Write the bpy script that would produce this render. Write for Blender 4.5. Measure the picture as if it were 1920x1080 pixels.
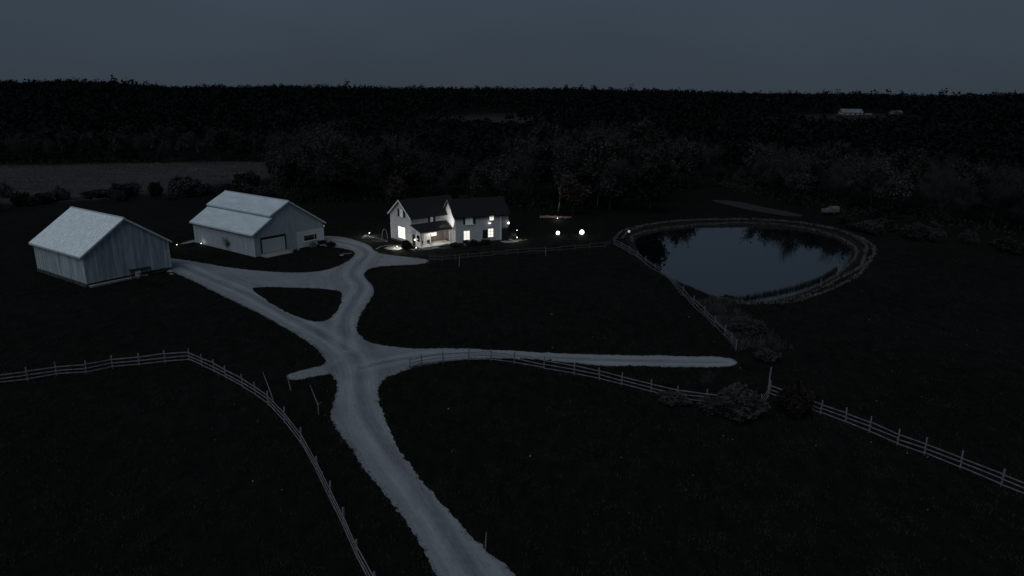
import bpy, math, random
import numpy as np
from mathutils import Vector
from mathutils.geometry import delaunay_2d_cdt

for o in list(bpy.data.objects): bpy.data.objects.remove(o)
S = bpy.context.scene; COL = S.collection

# ------------------------------------------------------------------ camera, sky, light
CAM_H, PITCH, ROLL = 27.0, math.radians(15.9), math.radians(0.45)
cam = bpy.data.cameras.new('camera'); cam.sensor_width = 36.0; cam.lens = 36.0*1300/1920
cam.clip_start = 0.5; cam.clip_end = 9000
co = bpy.data.objects.new('camera', cam); COL.objects.link(co)
Fv = Vector((0, math.cos(PITCH), -math.sin(PITCH))); Uv = Vector((0, math.sin(PITCH), math.cos(PITCH))); Rv = Vector((1, 0, 0))
R2 = math.cos(ROLL)*Rv + math.sin(ROLL)*Uv; U2 = -math.sin(ROLL)*Rv + math.cos(ROLL)*Uv
from mathutils import Matrix
Mx = Matrix((R2, U2, -Fv)).transposed().to_4x4(); Mx.translation = (0, 0, CAM_H); co.matrix_world = Mx
S.camera = co

W = bpy.data.worlds.new('World'); S.world = W; W.use_nodes = True
nt = W.node_tree; nt.nodes.clear()
out = nt.nodes.new('ShaderNodeOutputWorld'); bg = nt.nodes.new('ShaderNodeBackground')
tc = nt.nodes.new('ShaderNodeTexCoord'); sx = nt.nodes.new('ShaderNodeSeparateXYZ')
ramp = nt.nodes.new('ShaderNodeValToRGB')
ramp.color_ramp.elements[0].position = 0.0; ramp.color_ramp.elements[0].color = (.0355, .0475, .062, 1)
ramp.color_ramp.elements[1].position = 0.25; ramp.color_ramp.elements[1].color = (.045, .068, .097, 1)
nz = nt.nodes.new('ShaderNodeTexNoise'); nz.inputs['Scale'].default_value = 2.2; nz.inputs['Detail'].default_value = 4
mp = nt.nodes.new('ShaderNodeMapping'); mp.inputs['Scale'].default_value = (1, 1, 3.5)
mr = nt.nodes.new('ShaderNodeMapRange'); mr.inputs['To Min'].default_value = .9; mr.inputs['To Max'].default_value = 1.1
mr.inputs['From Min'].default_value = .25; mr.inputs['From Max'].default_value = .75
nt.links.new(tc.outputs['Generated'], sx.inputs[0]); nt.links.new(sx.outputs['Z'], ramp.inputs[0])
nt.links.new(tc.outputs['Generated'], mp.inputs[0]); nt.links.new(mp.outputs[0], nz.inputs['Vector'])
nt.links.new(nz.outputs['Fac'], mr.inputs['Value'])
nt.links.new(ramp.outputs[0], bg.inputs['Color']); nt.links.new(mr.outputs[0], bg.inputs['Strength'])
nt.links.new(bg.outputs[0], out.inputs[0])

sun = bpy.data.lights.new('sun', 'SUN'); sun.energy = 0.8; sun.angle = math.radians(50); sun.color = (.90, .97, 1.0)
so = bpy.data.objects.new('sun', sun); COL.objects.link(so)
so.rotation_euler = Vector((.30, .57, -.76)).to_track_quat('-Z', 'Y').to_euler()
S.view_settings.view_transform = 'Standard'; S.view_settings.look = 'None'; S.view_settings.gamma = 1; S.view_settings.exposure = 0

# ------------------------------------------------------------------ helpers
RNG = np.random.default_rng(7); random.seed(7)
def tag(o, label=None, cat=None, group=None, kind=None):
    if label: o['label'] = label
    if cat: o['category'] = cat
    if group: o['group'] = group
    if kind: o['kind'] = kind
    return o
def empty(name, loc, rz=0.0, label=None, cat=None, group=None):
    o = bpy.data.objects.new(name, None); o.empty_display_size = .3; COL.objects.link(o)
    o.location = loc; o.rotation_euler = (0, 0, rz)
    return tag(o, label, cat, group)
def link(name, mesh, parent=None, loc=(0, 0, 0), rot=(0, 0, 0), sc=(1, 1, 1)):
    o = bpy.data.objects.new(name, mesh); COL.objects.link(o); o.parent = parent
    o.location = loc; o.rotation_euler = rot; o.scale = sc; return o
class MB:
    def __init__(s): s.v = []; s.f = []
    def poly(s, pts, faces):
        n = len(s.v); s.v += [tuple(p) for p in pts]; s.f += [tuple(i+n for i in f) for f in faces]; return s
    def box(s, x0, x1, y0, y1, z0, z1):
        return s.poly([(x0,y0,z0),(x1,y0,z0),(x1,y1,z0),(x0,y1,z0),(x0,y0,z1),(x1,y0,z1),(x1,y1,z1),(x0,y1,z1)],
            [(0,3,2,1),(4,5,6,7),(0,1,5,4),(1,2,6,5),(2,3,7,6),(3,0,4,7)])
    def prism(s, poly, off):                       # a polygon (3D, counter-clockwise seen from -off) swept by off
        n = len(poly); o = Vector(off)
        p = [Vector(q) for q in poly]
        return s.poly(p+[q+o for q in p], [tuple(range(n))[::-1], tuple(range(n, 2*n))]+[(i,(i+1)%n,n+(i+1)%n,n+i) for i in range(n)])
    def tube(s, a, b, ra, rb, n=6):
        a = Vector(a); b = Vector(b); d = (b-a).normalized()
        u = d.cross(Vector((.3,.9,.1))); u = u.normalized() if u.length > 1e-4 else Vector((1,0,0)); w = d.cross(u)
        P = [a+(u*math.cos(t)+w*math.sin(t))*ra for t in [2*math.pi*i/n for i in range(n)]]
        Q = [b+(u*math.cos(t)+w*math.sin(t))*rb for t in [2*math.pi*i/n for i in range(n)]]
        return s.poly(P+Q, [(i,(i+1)%n,n+(i+1)%n,n+i) for i in range(n)]+[tuple(range(n))[::-1], tuple(range(n,2*n))])
    def lathe(s, prof, n=12, c=(0,0,0)):
        pts = []; fs = []
        for r, z in prof:
            for i in range(n): t = 2*math.pi*i/n; pts.append((c[0]+r*math.cos(t), c[1]+r*math.sin(t), c[2]+z))
        for k in range(len(prof)-1):
            for i in range(n): fs.append((k*n+i, k*n+(i+1)%n, (k+1)*n+(i+1)%n, (k+1)*n+i))
        fs.append(tuple(range(n))[::-1]); fs.append(tuple(range((len(prof)-1)*n, len(prof)*n)))
        return s.poly(pts, fs)
    def mesh(s, name, mat, smooth=False):
        m = bpy.data.meshes.new(name); m.from_pydata(s.v, [], s.f); m.materials.append(mat)
        if smooth: m.polygons.foreach_set('use_smooth', [True]*len(m.polygons))
        m.update(); return m
    def build(s, name, mat, parent=None, smooth=False, **kw):
        return link(name, s.mesh(name, mat, smooth), parent, **kw)
def quads_mesh(name, V, mat, nper=4):
    """V: (n, nper, 3) array of separate faces, built fast."""
    n = len(V); m = bpy.data.meshes.new(name)
    m.vertices.add(n*nper); m.vertices.foreach_set('co', V.reshape(-1).astype(np.float32))
    m.loops.add(n*nper); m.loops.foreach_set('vertex_index', np.arange(n*nper, dtype=np.int32))
    m.polygons.add(n); m.polygons.foreach_set('loop_start', np.arange(0, n*nper, nper, dtype=np.int32))
    m.materials.append(mat); m.update(calc_edges=True); return m
def rand_quads(C, size, rng, flat=0.0, aspect=1.0, nrm=None):
    n = len(C); a = rng.normal(size=(n,3)); a[:,2] *= 1-flat; a /= np.linalg.norm(a,axis=1)[:,None]
    if nrm is not None:
        nn = nrm+rng.normal(0, .45, (n,3)); nn /= np.linalg.norm(nn,axis=1)[:,None]; a = np.cross(nn, a); a /= np.linalg.norm(a,axis=1)[:,None]+1e-9
    b = np.cross(nn, a) if nrm is not None else np.cross(a, rng.normal(size=(n,3))); b /= np.linalg.norm(b,axis=1)[:,None]
    sz = np.broadcast_to(size, (n,))[:,None]*rng.uniform(.6,1.3,(n,1))
    a = a*sz; b = b*sz*aspect
    return np.stack([C-a-b*.5, C+b-a*.2, C+a+b*.4, C-b+a*.3], 1)

# ------------------------------------------------------------------ materials
def mat(name, col, rough=.85, var=.25, scale=6.0, col2=None, bump=0.0, bscale=30.0, metal=0.0, stretch=(1,1,1), emit=None, spec=.3, ior=None, coord='Object'):
    m = bpy.data.materials.new(name); m.use_nodes = True; t = m.node_tree; b = t.nodes['Principled BSDF']
    b.inputs['Roughness'].default_value = rough; b.inputs['Metallic'].default_value = metal
    b.inputs['Specular IOR Level'].default_value = spec
    if ior: b.inputs['IOR'].default_value = ior
    tcn = t.nodes.new('ShaderNodeTexCoord'); mpn = t.nodes.new('ShaderNodeMapping'); mpn.inputs['Scale'].default_value = stretch
    t.links.new(tcn.outputs[coord], mpn.inputs[0])
    n = t.nodes.new('ShaderNodeTexNoise'); n.inputs['Scale'].default_value = scale; n.inputs['Detail'].default_value = 6; n.inputs['Roughness'].default_value = .65
    t.links.new(mpn.outputs[0], n.inputs['Vector'])
    r = t.nodes.new('ShaderNodeValToRGB'); e = r.color_ramp.elements
    c2 = col2 or tuple(min(1, c*(1+var)) for c in col); c1 = col if col2 else tuple(c*(1-var) for c in col)
    e[0].position = .32; e[0].color = (*c1, 1); e[1].position = .68; e[1].color = (*c2, 1)
    t.links.new(n.outputs['Fac'], r.inputs[0]); t.links.new(r.outputs[0], b.inputs['Base Color'])
    if bump:
        n2 = t.nodes.new('ShaderNodeTexNoise'); n2.inputs['Scale'].default_value = bscale; n2.inputs['Detail'].default_value = 5
        t.links.new(mpn.outputs[0], n2.inputs['Vector'])
        bp = t.nodes.new('ShaderNodeBump'); bp.inputs['Strength'].default_value = bump; bp.inputs['Distance'].default_value = .05
        t.links.new(n2.outputs['Fac'], bp.inputs['Height']); t.links.new(bp.outputs[0], b.inputs['Normal'])
    if emit:
        b.inputs['Emission Color'].default_value = (*emit[0], 1); b.inputs['Emission Strength'].default_value = emit[1]
    return m
def glow(name, col, s):
    return mat(name, (.8,.8,.78), rough=.5, var=.02, emit=(col, s))
M = dict(
    roof_a=mat('weathered_roof', (.52,.58,.62), .6, scale=2.6, col2=(.86,.91,.95), bump=.3, bscale=9, stretch=(.7,1,1)),
    roof_b=mat('sheet_metal_roof', (.44,.50,.545), .55, scale=.9, col2=(.60,.665,.71), bump=.1, stretch=(1,.35,1)),
    barn=mat('barn_boards', (.15,.19,.22), .9, scale=1.5, col2=(.42,.47,.505), stretch=(1.3,1.3,.10), bump=.15),
    barn2=mat('barn_metal_cladding', (.225,.265,.295), .75, scale=2.0, col2=(.34,.385,.415), stretch=(2.2,2.2,.2)),
    panel=mat('pale_panel', (.40,.44,.46), .8, scale=2, col2=(.48,.52,.54)),
    trim=mat('grey_trim', (.42,.47,.50), .7, var=.12),
    dark=mat('dark_recess', (.012,.013,.016), .8, var=.3),
    darkglass=mat('dark_glass', (.004,.005,.006), .15, var=.2, spec=.5),
    door=mat('overhead_door', (.46,.50,.53), .7, var=.07, scale=2),
    concrete=mat('concrete', (.20,.20,.20), .95, var=.3, scale=3, bump=.3),
    stone=mat('foundation_stone', (.028,.029,.030), .95, scale=5, col2=(.085,.085,.085), bump=.5),
    siding=mat('white_siding', (.42,.425,.435), .75, scale=1.4, col2=(.53,.535,.545)),
    siding_dark=mat('grey_siding', (.20,.215,.235), .8, var=.2, scale=3),
    white=mat('white_paint', (.78,.78,.78), .6, var=.06),
    shingle=mat('dark_shingles', (.0065,.007,.0085), .95, scale=9, col2=(.0125,.0135,.016), bump=.5, bscale=25),
    shutter=mat('dark_shutter', (.014,.014,.016), .7, var=.2),
    brownwall=mat('brown_porch_wall', (.30,.24,.20), .8, var=.12),
    wooddark=mat('dark_rail', (.035,.037,.04), .9, scale=4, col2=(.085,.088,.095)),
    wood=mat('weathered_rail', (.08,.084,.092), .9, scale=4, col2=(.20,.21,.225), stretch=(1,1,1), bump=.3),
    deadwood=mat('dead_wood', (.14,.14,.13), .9, var=.4),
    bark=mat('bark', (.009,.0085,.008), .95, scale=5, col2=(.026,.025,.024), stretch=(1,1,.3), bump=.5),
    palebark=mat('pale_bark', (.10,.10,.094), .95, scale=5, col2=(.20,.20,.19), stretch=(1,1,.3), bump=.4),
    twig=mat('twigs', (.014,.014,.015), .95, scale=.7, col2=(.046,.046,.048)),
    leaf=mat('dark_leaves', (.0035,.0044,.0036), .95, scale=.4, col2=(.024,.028,.023)),
    leafgrey=mat('grey_green_leaves', (.011,.0125,.0118), .95, scale=.45, col2=(.055,.060,.056)),
    leafbrown=mat('rust_leaves', (.016,.012,.009), .9, scale=.7, col2=(.075,.055,.042)),
    leafred=mat('reddish_leaves', (.008,.005,.005), .95, scale=1.5, col2=(.022,.014,.0135)),
    farleaf=mat('far_wood', (.0026,.0031,.0033), .98, scale=.11, col2=(.0150,.0160,.0165), spec=.0, coord='Object'),
    reed=mat('dry_reeds', (.03,.03,.027), .95, scale=1.5, col2=(.16,.16,.15)),
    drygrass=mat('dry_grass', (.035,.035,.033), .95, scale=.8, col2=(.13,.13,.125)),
    deadgrass=mat('dead_grass', (.012,.012,.012), .95, scale=.5, col2=(.055,.055,.055)),
    bed=mat('lamp_pool_tone', (.025,.024,.021), .95, scale=3, col2=(.075,.072,.064), bump=.4),  # paler ground tone that brightens the lawn lamp's pool of light
    tuft=mat('grass_tufts', (.0035,.0045,.0034), .95, scale=.5, col2=(.027,.0300,.0245)),
    flower=mat('pale_litter', (.06,.06,.055), .9, scale=3, col2=(.26,.26,.25)),
    metal=mat('dark_metal', (.03,.03,.032), .5, var=.2, metal=.4),
    lamp=glow('lamp_glass', (1,.95,.84), 6.0),
    lampsoft=glow('soft_lamp_glass', (1,.97,.92), 1.3),
    lampdim=glow('dim_lamp_glass', (1,.95,.84), .28),
    litwin=glow('lit_pane', (1,.955,.86), 1.0),
    dimwin=glow('dim_pane', (.9,.93,1), .05),
    blind=mat('window_blind', (.70,.68,.62), .8, var=.08),
    canvas=mat('pale_canvas', (.10,.11,.12), .8, var=.4, scale=2),
    rock=mat('pale_rock', (.22,.22,.21), .9, var=.4, scale=3, bump=.4),
    redstone=mat('reddish_stone', (.22,.16,.14), .9, var=.4, scale=3, bump=.5),
)
def gravel_material():
    m = bpy.data.materials.new('gravel'); m.use_nodes = True; t = m.node_tree; b = t.nodes['Principled BSDF']
    b.inputs['Roughness'].default_value = .95; b.inputs['Specular IOR Level'].default_value = .15
    tcn = t.nodes.new('ShaderNodeTexCoord')
    at = t.nodes.new('ShaderNodeAttribute'); at.attribute_name = 'wear'
    n1 = t.nodes.new('ShaderNodeTexNoise'); n1.inputs['Scale'].default_value = .22; n1.inputs['Detail'].default_value = 5
    n2 = t.nodes.new('ShaderNodeTexNoise'); n2.inputs['Scale'].default_value = 2.1; n2.inputs['Detail'].default_value = 9; n2.inputs['Roughness'].default_value = .82
    fl = t.nodes.new('ShaderNodeAttribute'); fl.attribute_name = 'flow'
    n3 = t.nodes.new('ShaderNodeTexNoise'); n3.inputs['Scale'].default_value = 1.0; n3.inputs['Detail'].default_value = 5; n3.inputs['Roughness'].default_value = .7
    t.links.new(fl.outputs['Vector'], n3.inputs['Vector'])
    vo = t.nodes.new('ShaderNodeTexVoronoi'); vo.inputs['Scale'].default_value = 9
    for n in (n1, n2, vo): t.links.new(tcn.outputs['Object'], n.inputs['Vector'])
    def math_(op, a, bb):
        x = t.nodes.new('ShaderNodeMath'); x.operation = op
        for i, q in enumerate((a, bb)):
            if isinstance(q, (int, float)): x.inputs[i].default_value = q
            else: t.links.new(q, x.inputs[i])
        return x.outputs[0]
    f = math_('ADD', math_('ADD', math_('MULTIPLY', n1.outputs['Fac'], .22), math_('MULTIPLY', n2.outputs['Fac'], .33)), math_('MULTIPLY', n3.outputs['Fac'], .45))
    f = math_('ADD', f, math_('MULTIPLY', math_('SUBTRACT', at.outputs['Fac'], .5), .30))
    r = t.nodes.new('ShaderNodeValToRGB'); e = r.color_ramp.elements
    e[0].position = .30; e[0].color = (.110,.115,.126,1); e[1].position = .72; e[1].color = (.282,.292,.316,1)
    t.links.new(f, r.inputs[0])
    t.links.new(r.outputs[0], b.inputs['Base Color'])
    bp = t.nodes.new('ShaderNodeBump'); bp.inputs['Strength'].default_value = .5; bp.inputs['Distance'].default_value = .04
    t.links.new(math_('ADD', n2.outputs['Fac'], vo.outputs['Distance']), bp.inputs['Height']); t.links.new(bp.outputs[0], b.inputs['Normal'])
    return m
M['gravel'] = gravel_material()
def ground_material():
    m = bpy.data.materials.new('pasture'); m.use_nodes = True; t = m.node_tree; b = t.nodes['Principled BSDF']
    b.inputs['Roughness'].default_value = 1; b.inputs['Specular IOR Level'].default_value = 0.05
    tcn = t.nodes.new('ShaderNodeTexCoord')
    def noise(sc, det, stretch=(1,1,1), rough=.6):
        mpn = t.nodes.new('ShaderNodeMapping'); mpn.inputs['Scale'].default_value = stretch; t.links.new(tcn.outputs['Object'], mpn.inputs[0])
        n = t.nodes.new('ShaderNodeTexNoise'); n.inputs['Scale'].default_value = sc; n.inputs['Detail'].default_value = det; n.inputs['Roughness'].default_value = rough
        t.links.new(mpn.outputs[0], n.inputs['Vector']); return n.outputs['Fac']
    def rampc(fac, p0, c0, p1, c1):
        r = t.nodes.new('ShaderNodeValToRGB'); e = r.color_ramp.elements
        e[0].position = p0; e[0].color = (*c0,1); e[1].position = p1; e[1].color = (*c1,1); t.links.new(fac, r.inputs[0]); return r.outputs[0]
    def mixc(fac, a, c):
        x = t.nodes.new('ShaderNodeMix'); x.data_type = 'RGBA'
        if isinstance(fac, float): x.inputs['Factor'].default_value = fac
        else: t.links.new(fac, x.inputs['Factor'])
        t.links.new(a, x.inputs['A']); t.links.new(c, x.inputs['B']); return x.outputs['Result']
    near = rampc(noise(.9, 8, (1,.45,1), .75), .36, (.0012,.0018,.0012), .76, (.0175,.0190,.0160))
    big = rampc(noise(.06, 3), .3, (.0030,.0038,.0030), .75, (.0082,.0088,.0086))
    grass = mixc(.45, near, big)
    field = rampc(noise(.25, 8, (.16,1,1), .7), .32, (.022,.022,.022), .70, (.062,.061,.061))
    mud = rampc(noise(1.2, 6), .3, (.008,.008,.0082), .72, (.026,.026,.026))
    def att(nm):
        a = t.nodes.new('ShaderNodeAttribute'); a.attribute_name = nm; return a.outputs['Fac']
    c = mixc(att('field'), grass, field); c = mixc(att('mud'), c, mud)
    t.links.new(c, b.inputs['Base Color'])
    bp = t.nodes.new('ShaderNodeBump'); bp.inputs['Strength'].default_value = .8; bp.inputs['Distance'].default_value = .15
    t.links.new(noise(3.0, 6), bp.inputs['Height']); t.links.new(bp.outputs[0], b.inputs['Normal'])
    return m
M['ground'] = ground_material()
wm = bpy.data.materials.new('pond_water'); wm.use_nodes = True; _t = wm.node_tree; _b = _t.nodes['Principled BSDF']
_b.inputs['Base Color'].default_value = (.003,.004,.005,1); _b.inputs['Roughness'].default_value = .03; _b.inputs['IOR'].default_value = 1.98
_n = _t.nodes.new('ShaderNodeTexNoise'); _n.inputs['Scale'].default_value = .5; _n.inputs['Detail'].default_value = 3
_tc = _t.nodes.new('ShaderNodeTexCoord'); _bp = _t.nodes.new('ShaderNodeBump'); _bp.inputs['Strength'].default_value = .02; _bp.inputs['Distance'].default_value = .05
_t.links.new(_tc.outputs['Object'], _n.inputs['Vector']); _t.links.new(_n.outputs['Fac'], _bp.inputs['Height']); _t.links.new(_bp.outputs[0], _b.inputs['Normal'])
M['water'] = wm

# ------------------------------------------------------------------ site plan, metres, camera above the origin
ROAD = [(-2.1, 30.6), (-3.9, 33.9), (-5.1, 36.1), (-7.2, 40.2), (-10.1, 44.8), (-12.1, 48.3), (-13.9, 51.3), (-15.1, 53.7), (-15.8, 57.4), (-16.3, 60.3), (-17.4, 63.1), (-18.8, 63.1), (-20.1, 62.1), (-21.3, 61.9), (-21.7, 62.9), (-21.1, 63.8), (-19.8, 64.8), (-18.9, 66.0), (-19.6, 68.0), (-21.1, 70.5), (-24.3, 74.5), (-28.1, 78.8), (-33.4, 84.4), (-38.9, 89.7), (-44.0, 94.9), (-48.9, 99.8), (-52.2, 102.8), (-55.3, 105.4), (-58.4, 111.8), (-55.1, 110.4), (-49.5, 107.7), (-45.2, 105.4), (-40.3, 103.5), (-35.8, 102.4), (-31.7, 102.2), (-28.9, 103.9), (-27.3, 107.4), (-26.6, 111.0), (-26.6, 114.9), (-27.9, 117.7), (-29.7, 119.3), (-31.8, 120.5), (-33.8, 121.3), (-36.0, 123.5), (-38.5, 130.7), (-35.9, 129.8), (-32.4, 128.9), (-28.7, 125.6), (-26.0, 122.1), (-23.7, 117.0), (-21.8, 115.0), (-17.9, 113.2), (-14.1, 111.1), (-14.3, 108.9), (-17.1, 107.7), (-20.4, 106.9), (-21.9, 105.8), (-22.7, 104.1), (-22.6, 101.5), (-21.6, 98.5), (-20.0, 95.0), (-19.2, 91.0), (-19.1, 86.1), (-18.9, 81.1), (-18.5, 77.7), (-17.6, 74.7), (-16.3, 72.6), (-14.3, 71.3), (-11.5, 70.4), (-9.2, 70.3), (-6.3, 70.4), (-0.5, 69.9), (5.2, 69.2), (10.8, 68.8), (16.4, 68.7), (21.5, 68.5), (23.1, 67.9), (22.9, 66.7), (21.3, 66.0), (17.5, 65.9), (13.2, 66.1), (9.3, 66.1), (6.7, 66.7), (2.3, 67.9), (-0.5, 68.0), (-3.3, 67.8), (-6.0, 67.3), (-8.7, 65.9), (-10.1, 64.9), (-11.5, 63.6), (-12.4, 62.3), (-12.6, 60.8), (-12.4, 58.9), (-11.6, 55.8), (-10.6, 52.8), (-9.2, 49.2), (-7.9, 46.5), (-6.3, 43.6), (-4.5, 40.6), (-2.9, 38.0), (-1.5, 36.1), (0.1, 34.0), (1.7, 30.6)]
ISLAND = [(-36.5, 93.5), (-34.7, 94.3), (-31.6, 94.2), (-27.0, 93.7), (-24.1, 92.7), (-23.1, 90.7), (-22.3, 86.5), (-22.0, 82.5), (-22.3, 79.9), (-23.4, 79.1), (-25.2, 79.9), (-27.5, 81.9), (-30.5, 85.1), (-33.6, 89.1)]
POND = [(24.3, 132.5), (30.1, 140.2), (35.8, 143.9), (41.6, 145.9), (52.6, 147.0), (59.5, 144.2), (63.2, 137.6), (63.1, 128.5), (60.5, 120.9), (54.1, 110.2), (47.5, 102.1), (41.3, 95.5), (36.0, 91.4), (31.9, 90.1), (29.3, 91.5), (27.7, 94.6), (25.8, 99.3), (24.0, 103.5), (22.8, 109.9), (22.5, 119.1)]
REEDS = [(28.4, 92.0), (31.7, 91.8), (35.4, 93.7), (41.3, 97.4), (47.7, 103.0), (52.7, 109.1)]
TRACK = [(51.6, 178.9), (57.3, 177.4), (62.1, 167.5), (66.3, 158.7), (64.0, 155.8), (59.3, 159.8), (54.7, 168.8)]
FA = [(-50.6, 59.4), (-48.2, 60.2), (-46.1, 61.1), (-44.1, 62.3), (-41.6, 62.9), (-39.8, 64.3), (-37.5, 65.0), (-35.3, 65.8), (-33.1, 66.4), (-31.1, 64.9), (-29.3, 63.5), (-27.5, 61.9), (-25.1, 59.8), (-23.3, 58.1), (-21.5, 56.2), (-19.0, 52.9), (-16.5, 49.2), (-14.1, 45.0), (-12.3, 41.6), (-10.6, 38.4), (-9.1, 35.4), (-7.4, 32.4)]
FB = [(-10.2, 64.8), (-9.1, 65.5), (-7.0, 66.4), (-4.4, 67.0), (-2.1, 67.1), (0.3, 66.4), (3.3, 64.9), (6.2, 63.5), (8.6, 62.3), (10.5, 61.0), (13.0, 59.3), (15.1, 58.0), (17.6, 57.2), (19.8, 56.6), (22.1, 56.3), (23.5, 58.4)]
FC = [(25.1, 62.4), (23.9, 59.1), (25.5, 57.1), (27.0, 55.2), (28.4, 53.5), (29.6, 51.9), (30.8, 49.8), (32.1, 48.3), (33.6, 46.2), (35.1, 43.9), (36.5, 41.7)]
FD = [(-13.5, 110.0), (-11.4, 110.0), (-9.3, 110.8), (-7.3, 111.7), (-5.2, 112.5), (-3.1, 113.3), (-0.9, 114.6), (1.0, 115.4), (2.9, 116.3), (5.7, 116.8), (8.3, 117.7), (11.0, 119.1), (13.6, 120.0), (16.6, 121.0), (18.3, 123.2)]
FE = [(18.5, 122.8), (19.3, 119.4), (20.1, 116.1), (20.9, 112.6), (21.6, 109.3), (22.4, 105.2), (23.0, 101.3), (23.2, 96.0), (23.4, 91.2), (23.7, 86.6), (24.1, 82.6), (24.3, 78.7), (24.5, 75.3), (24.5, 72.7), (24.4, 70.7)]

def catmull(P, closed=True, step=.6):
    P = [np.array(p, float) for p in P]; n = len(P); out = []
    rng = range(n) if closed else range(n-1)
    for i in rng:
        p1, p2 = P[i], P[(i+1) % n]
        p0 = P[i-1] if (closed or i > 0) else 2*p1-p2
        p3 = P[(i+2) % n] if (closed or i+2 < n) else 2*p2-p1
        k = max(1, int(np.linalg.norm(p2-p1)/step))
        for j in range(k):
            t = j/k
            out.append(.5*((2*p1)+(-p0+p2)*t+(2*p0-5*p1+4*p2-p3)*t*t+(-p0+3*p1-3*p2+p3)*t**3))
    if not closed: out.append(P[-1])
    return np.array(out)
def sdist(X, Y, poly):
    """signed distance to a closed polygon: negative inside."""
    sh = X.shape; x = X.ravel(); y = Y.ravel(); d = np.full(x.shape, 1e9); ins = np.zeros(x.shape, bool)
    n = len(poly)
    for i in range(n):
        ax, ay = poly[i]; bx, by = poly[(i+1) % n]; ex, ey = bx-ax, by-ay; L2 = ex*ex+ey*ey+1e-9
        t = np.clip(((x-ax)*ex+(y-ay)*ey)/L2, 0, 1)
        d = np.minimum(d, (x-ax-t*ex)**2+(y-ay-t*ey)**2)
        c = ((ay > y) != (by > y)) & (x < ex*(y-ay)/(ey if abs(ey) > 1e-9 else 1e-9)+ax); ins ^= c
    d = np.sqrt(d); d[ins] *= -1; return d.reshape(sh)
def sstep(a, b, x):
    t = np.clip((x-a)/(b-a), 0, 1); return t*t*(3-2*t)
POND_S = catmull(POND, True, 2.0)
WATER_Z = -.5
def hgt(x, y):
    x = np.asarray(x, float); y = np.asarray(y, float); d = np.hypot(x, y)
    h = 11.5*sstep(380, 1500, d)
    far = sstep(320, 800, d)
    h = h + far*(4.0*np.sin(x*.0061+1.3)*np.cos(y*.0047)+2.5*np.sin(x*.013+y*.009))
    h = h + sstep(420, 900, d)*(3.2*np.sin(d*.0165+x*.004+.6*np.sin(x*.009))+1.6*np.sin(d*.031-x*.012))
    h = h + sstep(500, 1400, d)*np.clip(-.0052*x, -6, 6)
    h = h - 5*sstep(1800, 4500, d)
    near = (x > 5) & (x < 85) & (y > 70) & (y < 170)
    if np.any(near):
        s = np.full(x.shape, 99.0) if x.shape else None
        if x.shape: s[near] = sdist(x[near], y[near], POND_S)
        else: s = float(sdist(np.array([float(x)]), np.array([float(y)]), POND_S)[0])
        bank = np.where(s < 0, -.5+np.maximum(-1.6, .4*s), np.where(s < 2.2, -.5+.8*sstep(0, 2.2, s), .3*(1-sstep(2.2, 7, s))))
        h = h+np.where(s < 20, bank, 0)
    return h
def H(x, y): return float(hgt(x, y))

# ------------------------------------------------------------------ ground
def axis(fine0, fine1, step, lo, hi, g=1.12):
    a = list(np.arange(fine0, fine1+.01, step)); s = step
    while a[-1] < hi: s = min(s*g, 260); a.append(a[-1]+s)
    s = step; b = []
    x = fine0
    while x > lo: s = min(s*g, 260); x -= s; b.append(x)
    return np.array(b[::-1]+a)
ax = axis(-92, 92, 1.15, -4200, 4200); ay = axis(24, 182, 1.15, -260, 5200)
GX, GY = np.meshgrid(ax, ay); GZ = hgt(GX, GY)
# open hayfields and clearings: (polygon, softness)
FIELDS = [([(-230,243),(-180,246),(-90.7,270),(-80,240),(-76,222),(-88,203),(-92,184),(-112,170),(-150,160),(-230,150)], 14),
          ([(-130,520),(-100,760),(25,800),(45,600),(-10,500)], 25),
          ([(225,820),(300,900),(330,1000),(200,1000)], 40), ([(205,470),(300,470),(420,830),(330,860),(230,640)], 40)]
fa = np.zeros(GX.shape)
for i, (pl, so_) in enumerate(FIELDS): fa = np.maximum(fa, (1-sstep(-so_*.5, so_*.5, sdist(GX, GY, pl)))*(1, .62, .55, .35)[i])
ps = np.full(GX.shape, 99.0); nb = (GX > 5) & (GX < 85) & (GY > 70) & (GY < 170); ps[nb] = sdist(GX[nb], GY[nb], POND_S)
mud = np.where(ps < 2.6, 1-sstep(1.0, 2.6, ps), 0)
ny, nx = GX.shape
me = bpy.data.meshes.new('ground')
idx = np.arange(nx*ny).reshape(ny, nx)
fc = np.stack([idx[:-1,:-1], idx[:-1,1:], idx[1:,1:], idx[1:,:-1]], -1).reshape(-1, 4)
me.vertices.add(nx*ny); me.vertices.foreach_set('co', np.stack([GX, GY, GZ], -1).reshape(-1).astype(np.float32))
me.loops.add(fc.size); me.loops.foreach_set('vertex_index', fc.reshape(-1).astype(np.int32))
me.polygons.add(len(fc)); me.polygons.foreach_set('loop_start', np.arange(0, fc.size, 4, dtype=np.int32))
me.polygons.foreach_set('use_smooth', np.ones(len(fc), bool))
me.materials.append(M['ground']); me.update(calc_edges=True)
for nm, arr in (('field', fa), ('mud', mud)):
    a = me.attributes.new(nm, 'FLOAT', 'POINT'); a.data.foreach_set('value', arr.reshape(-1).astype(np.float32))
tag(link('ground', me), kind='structure')

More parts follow.
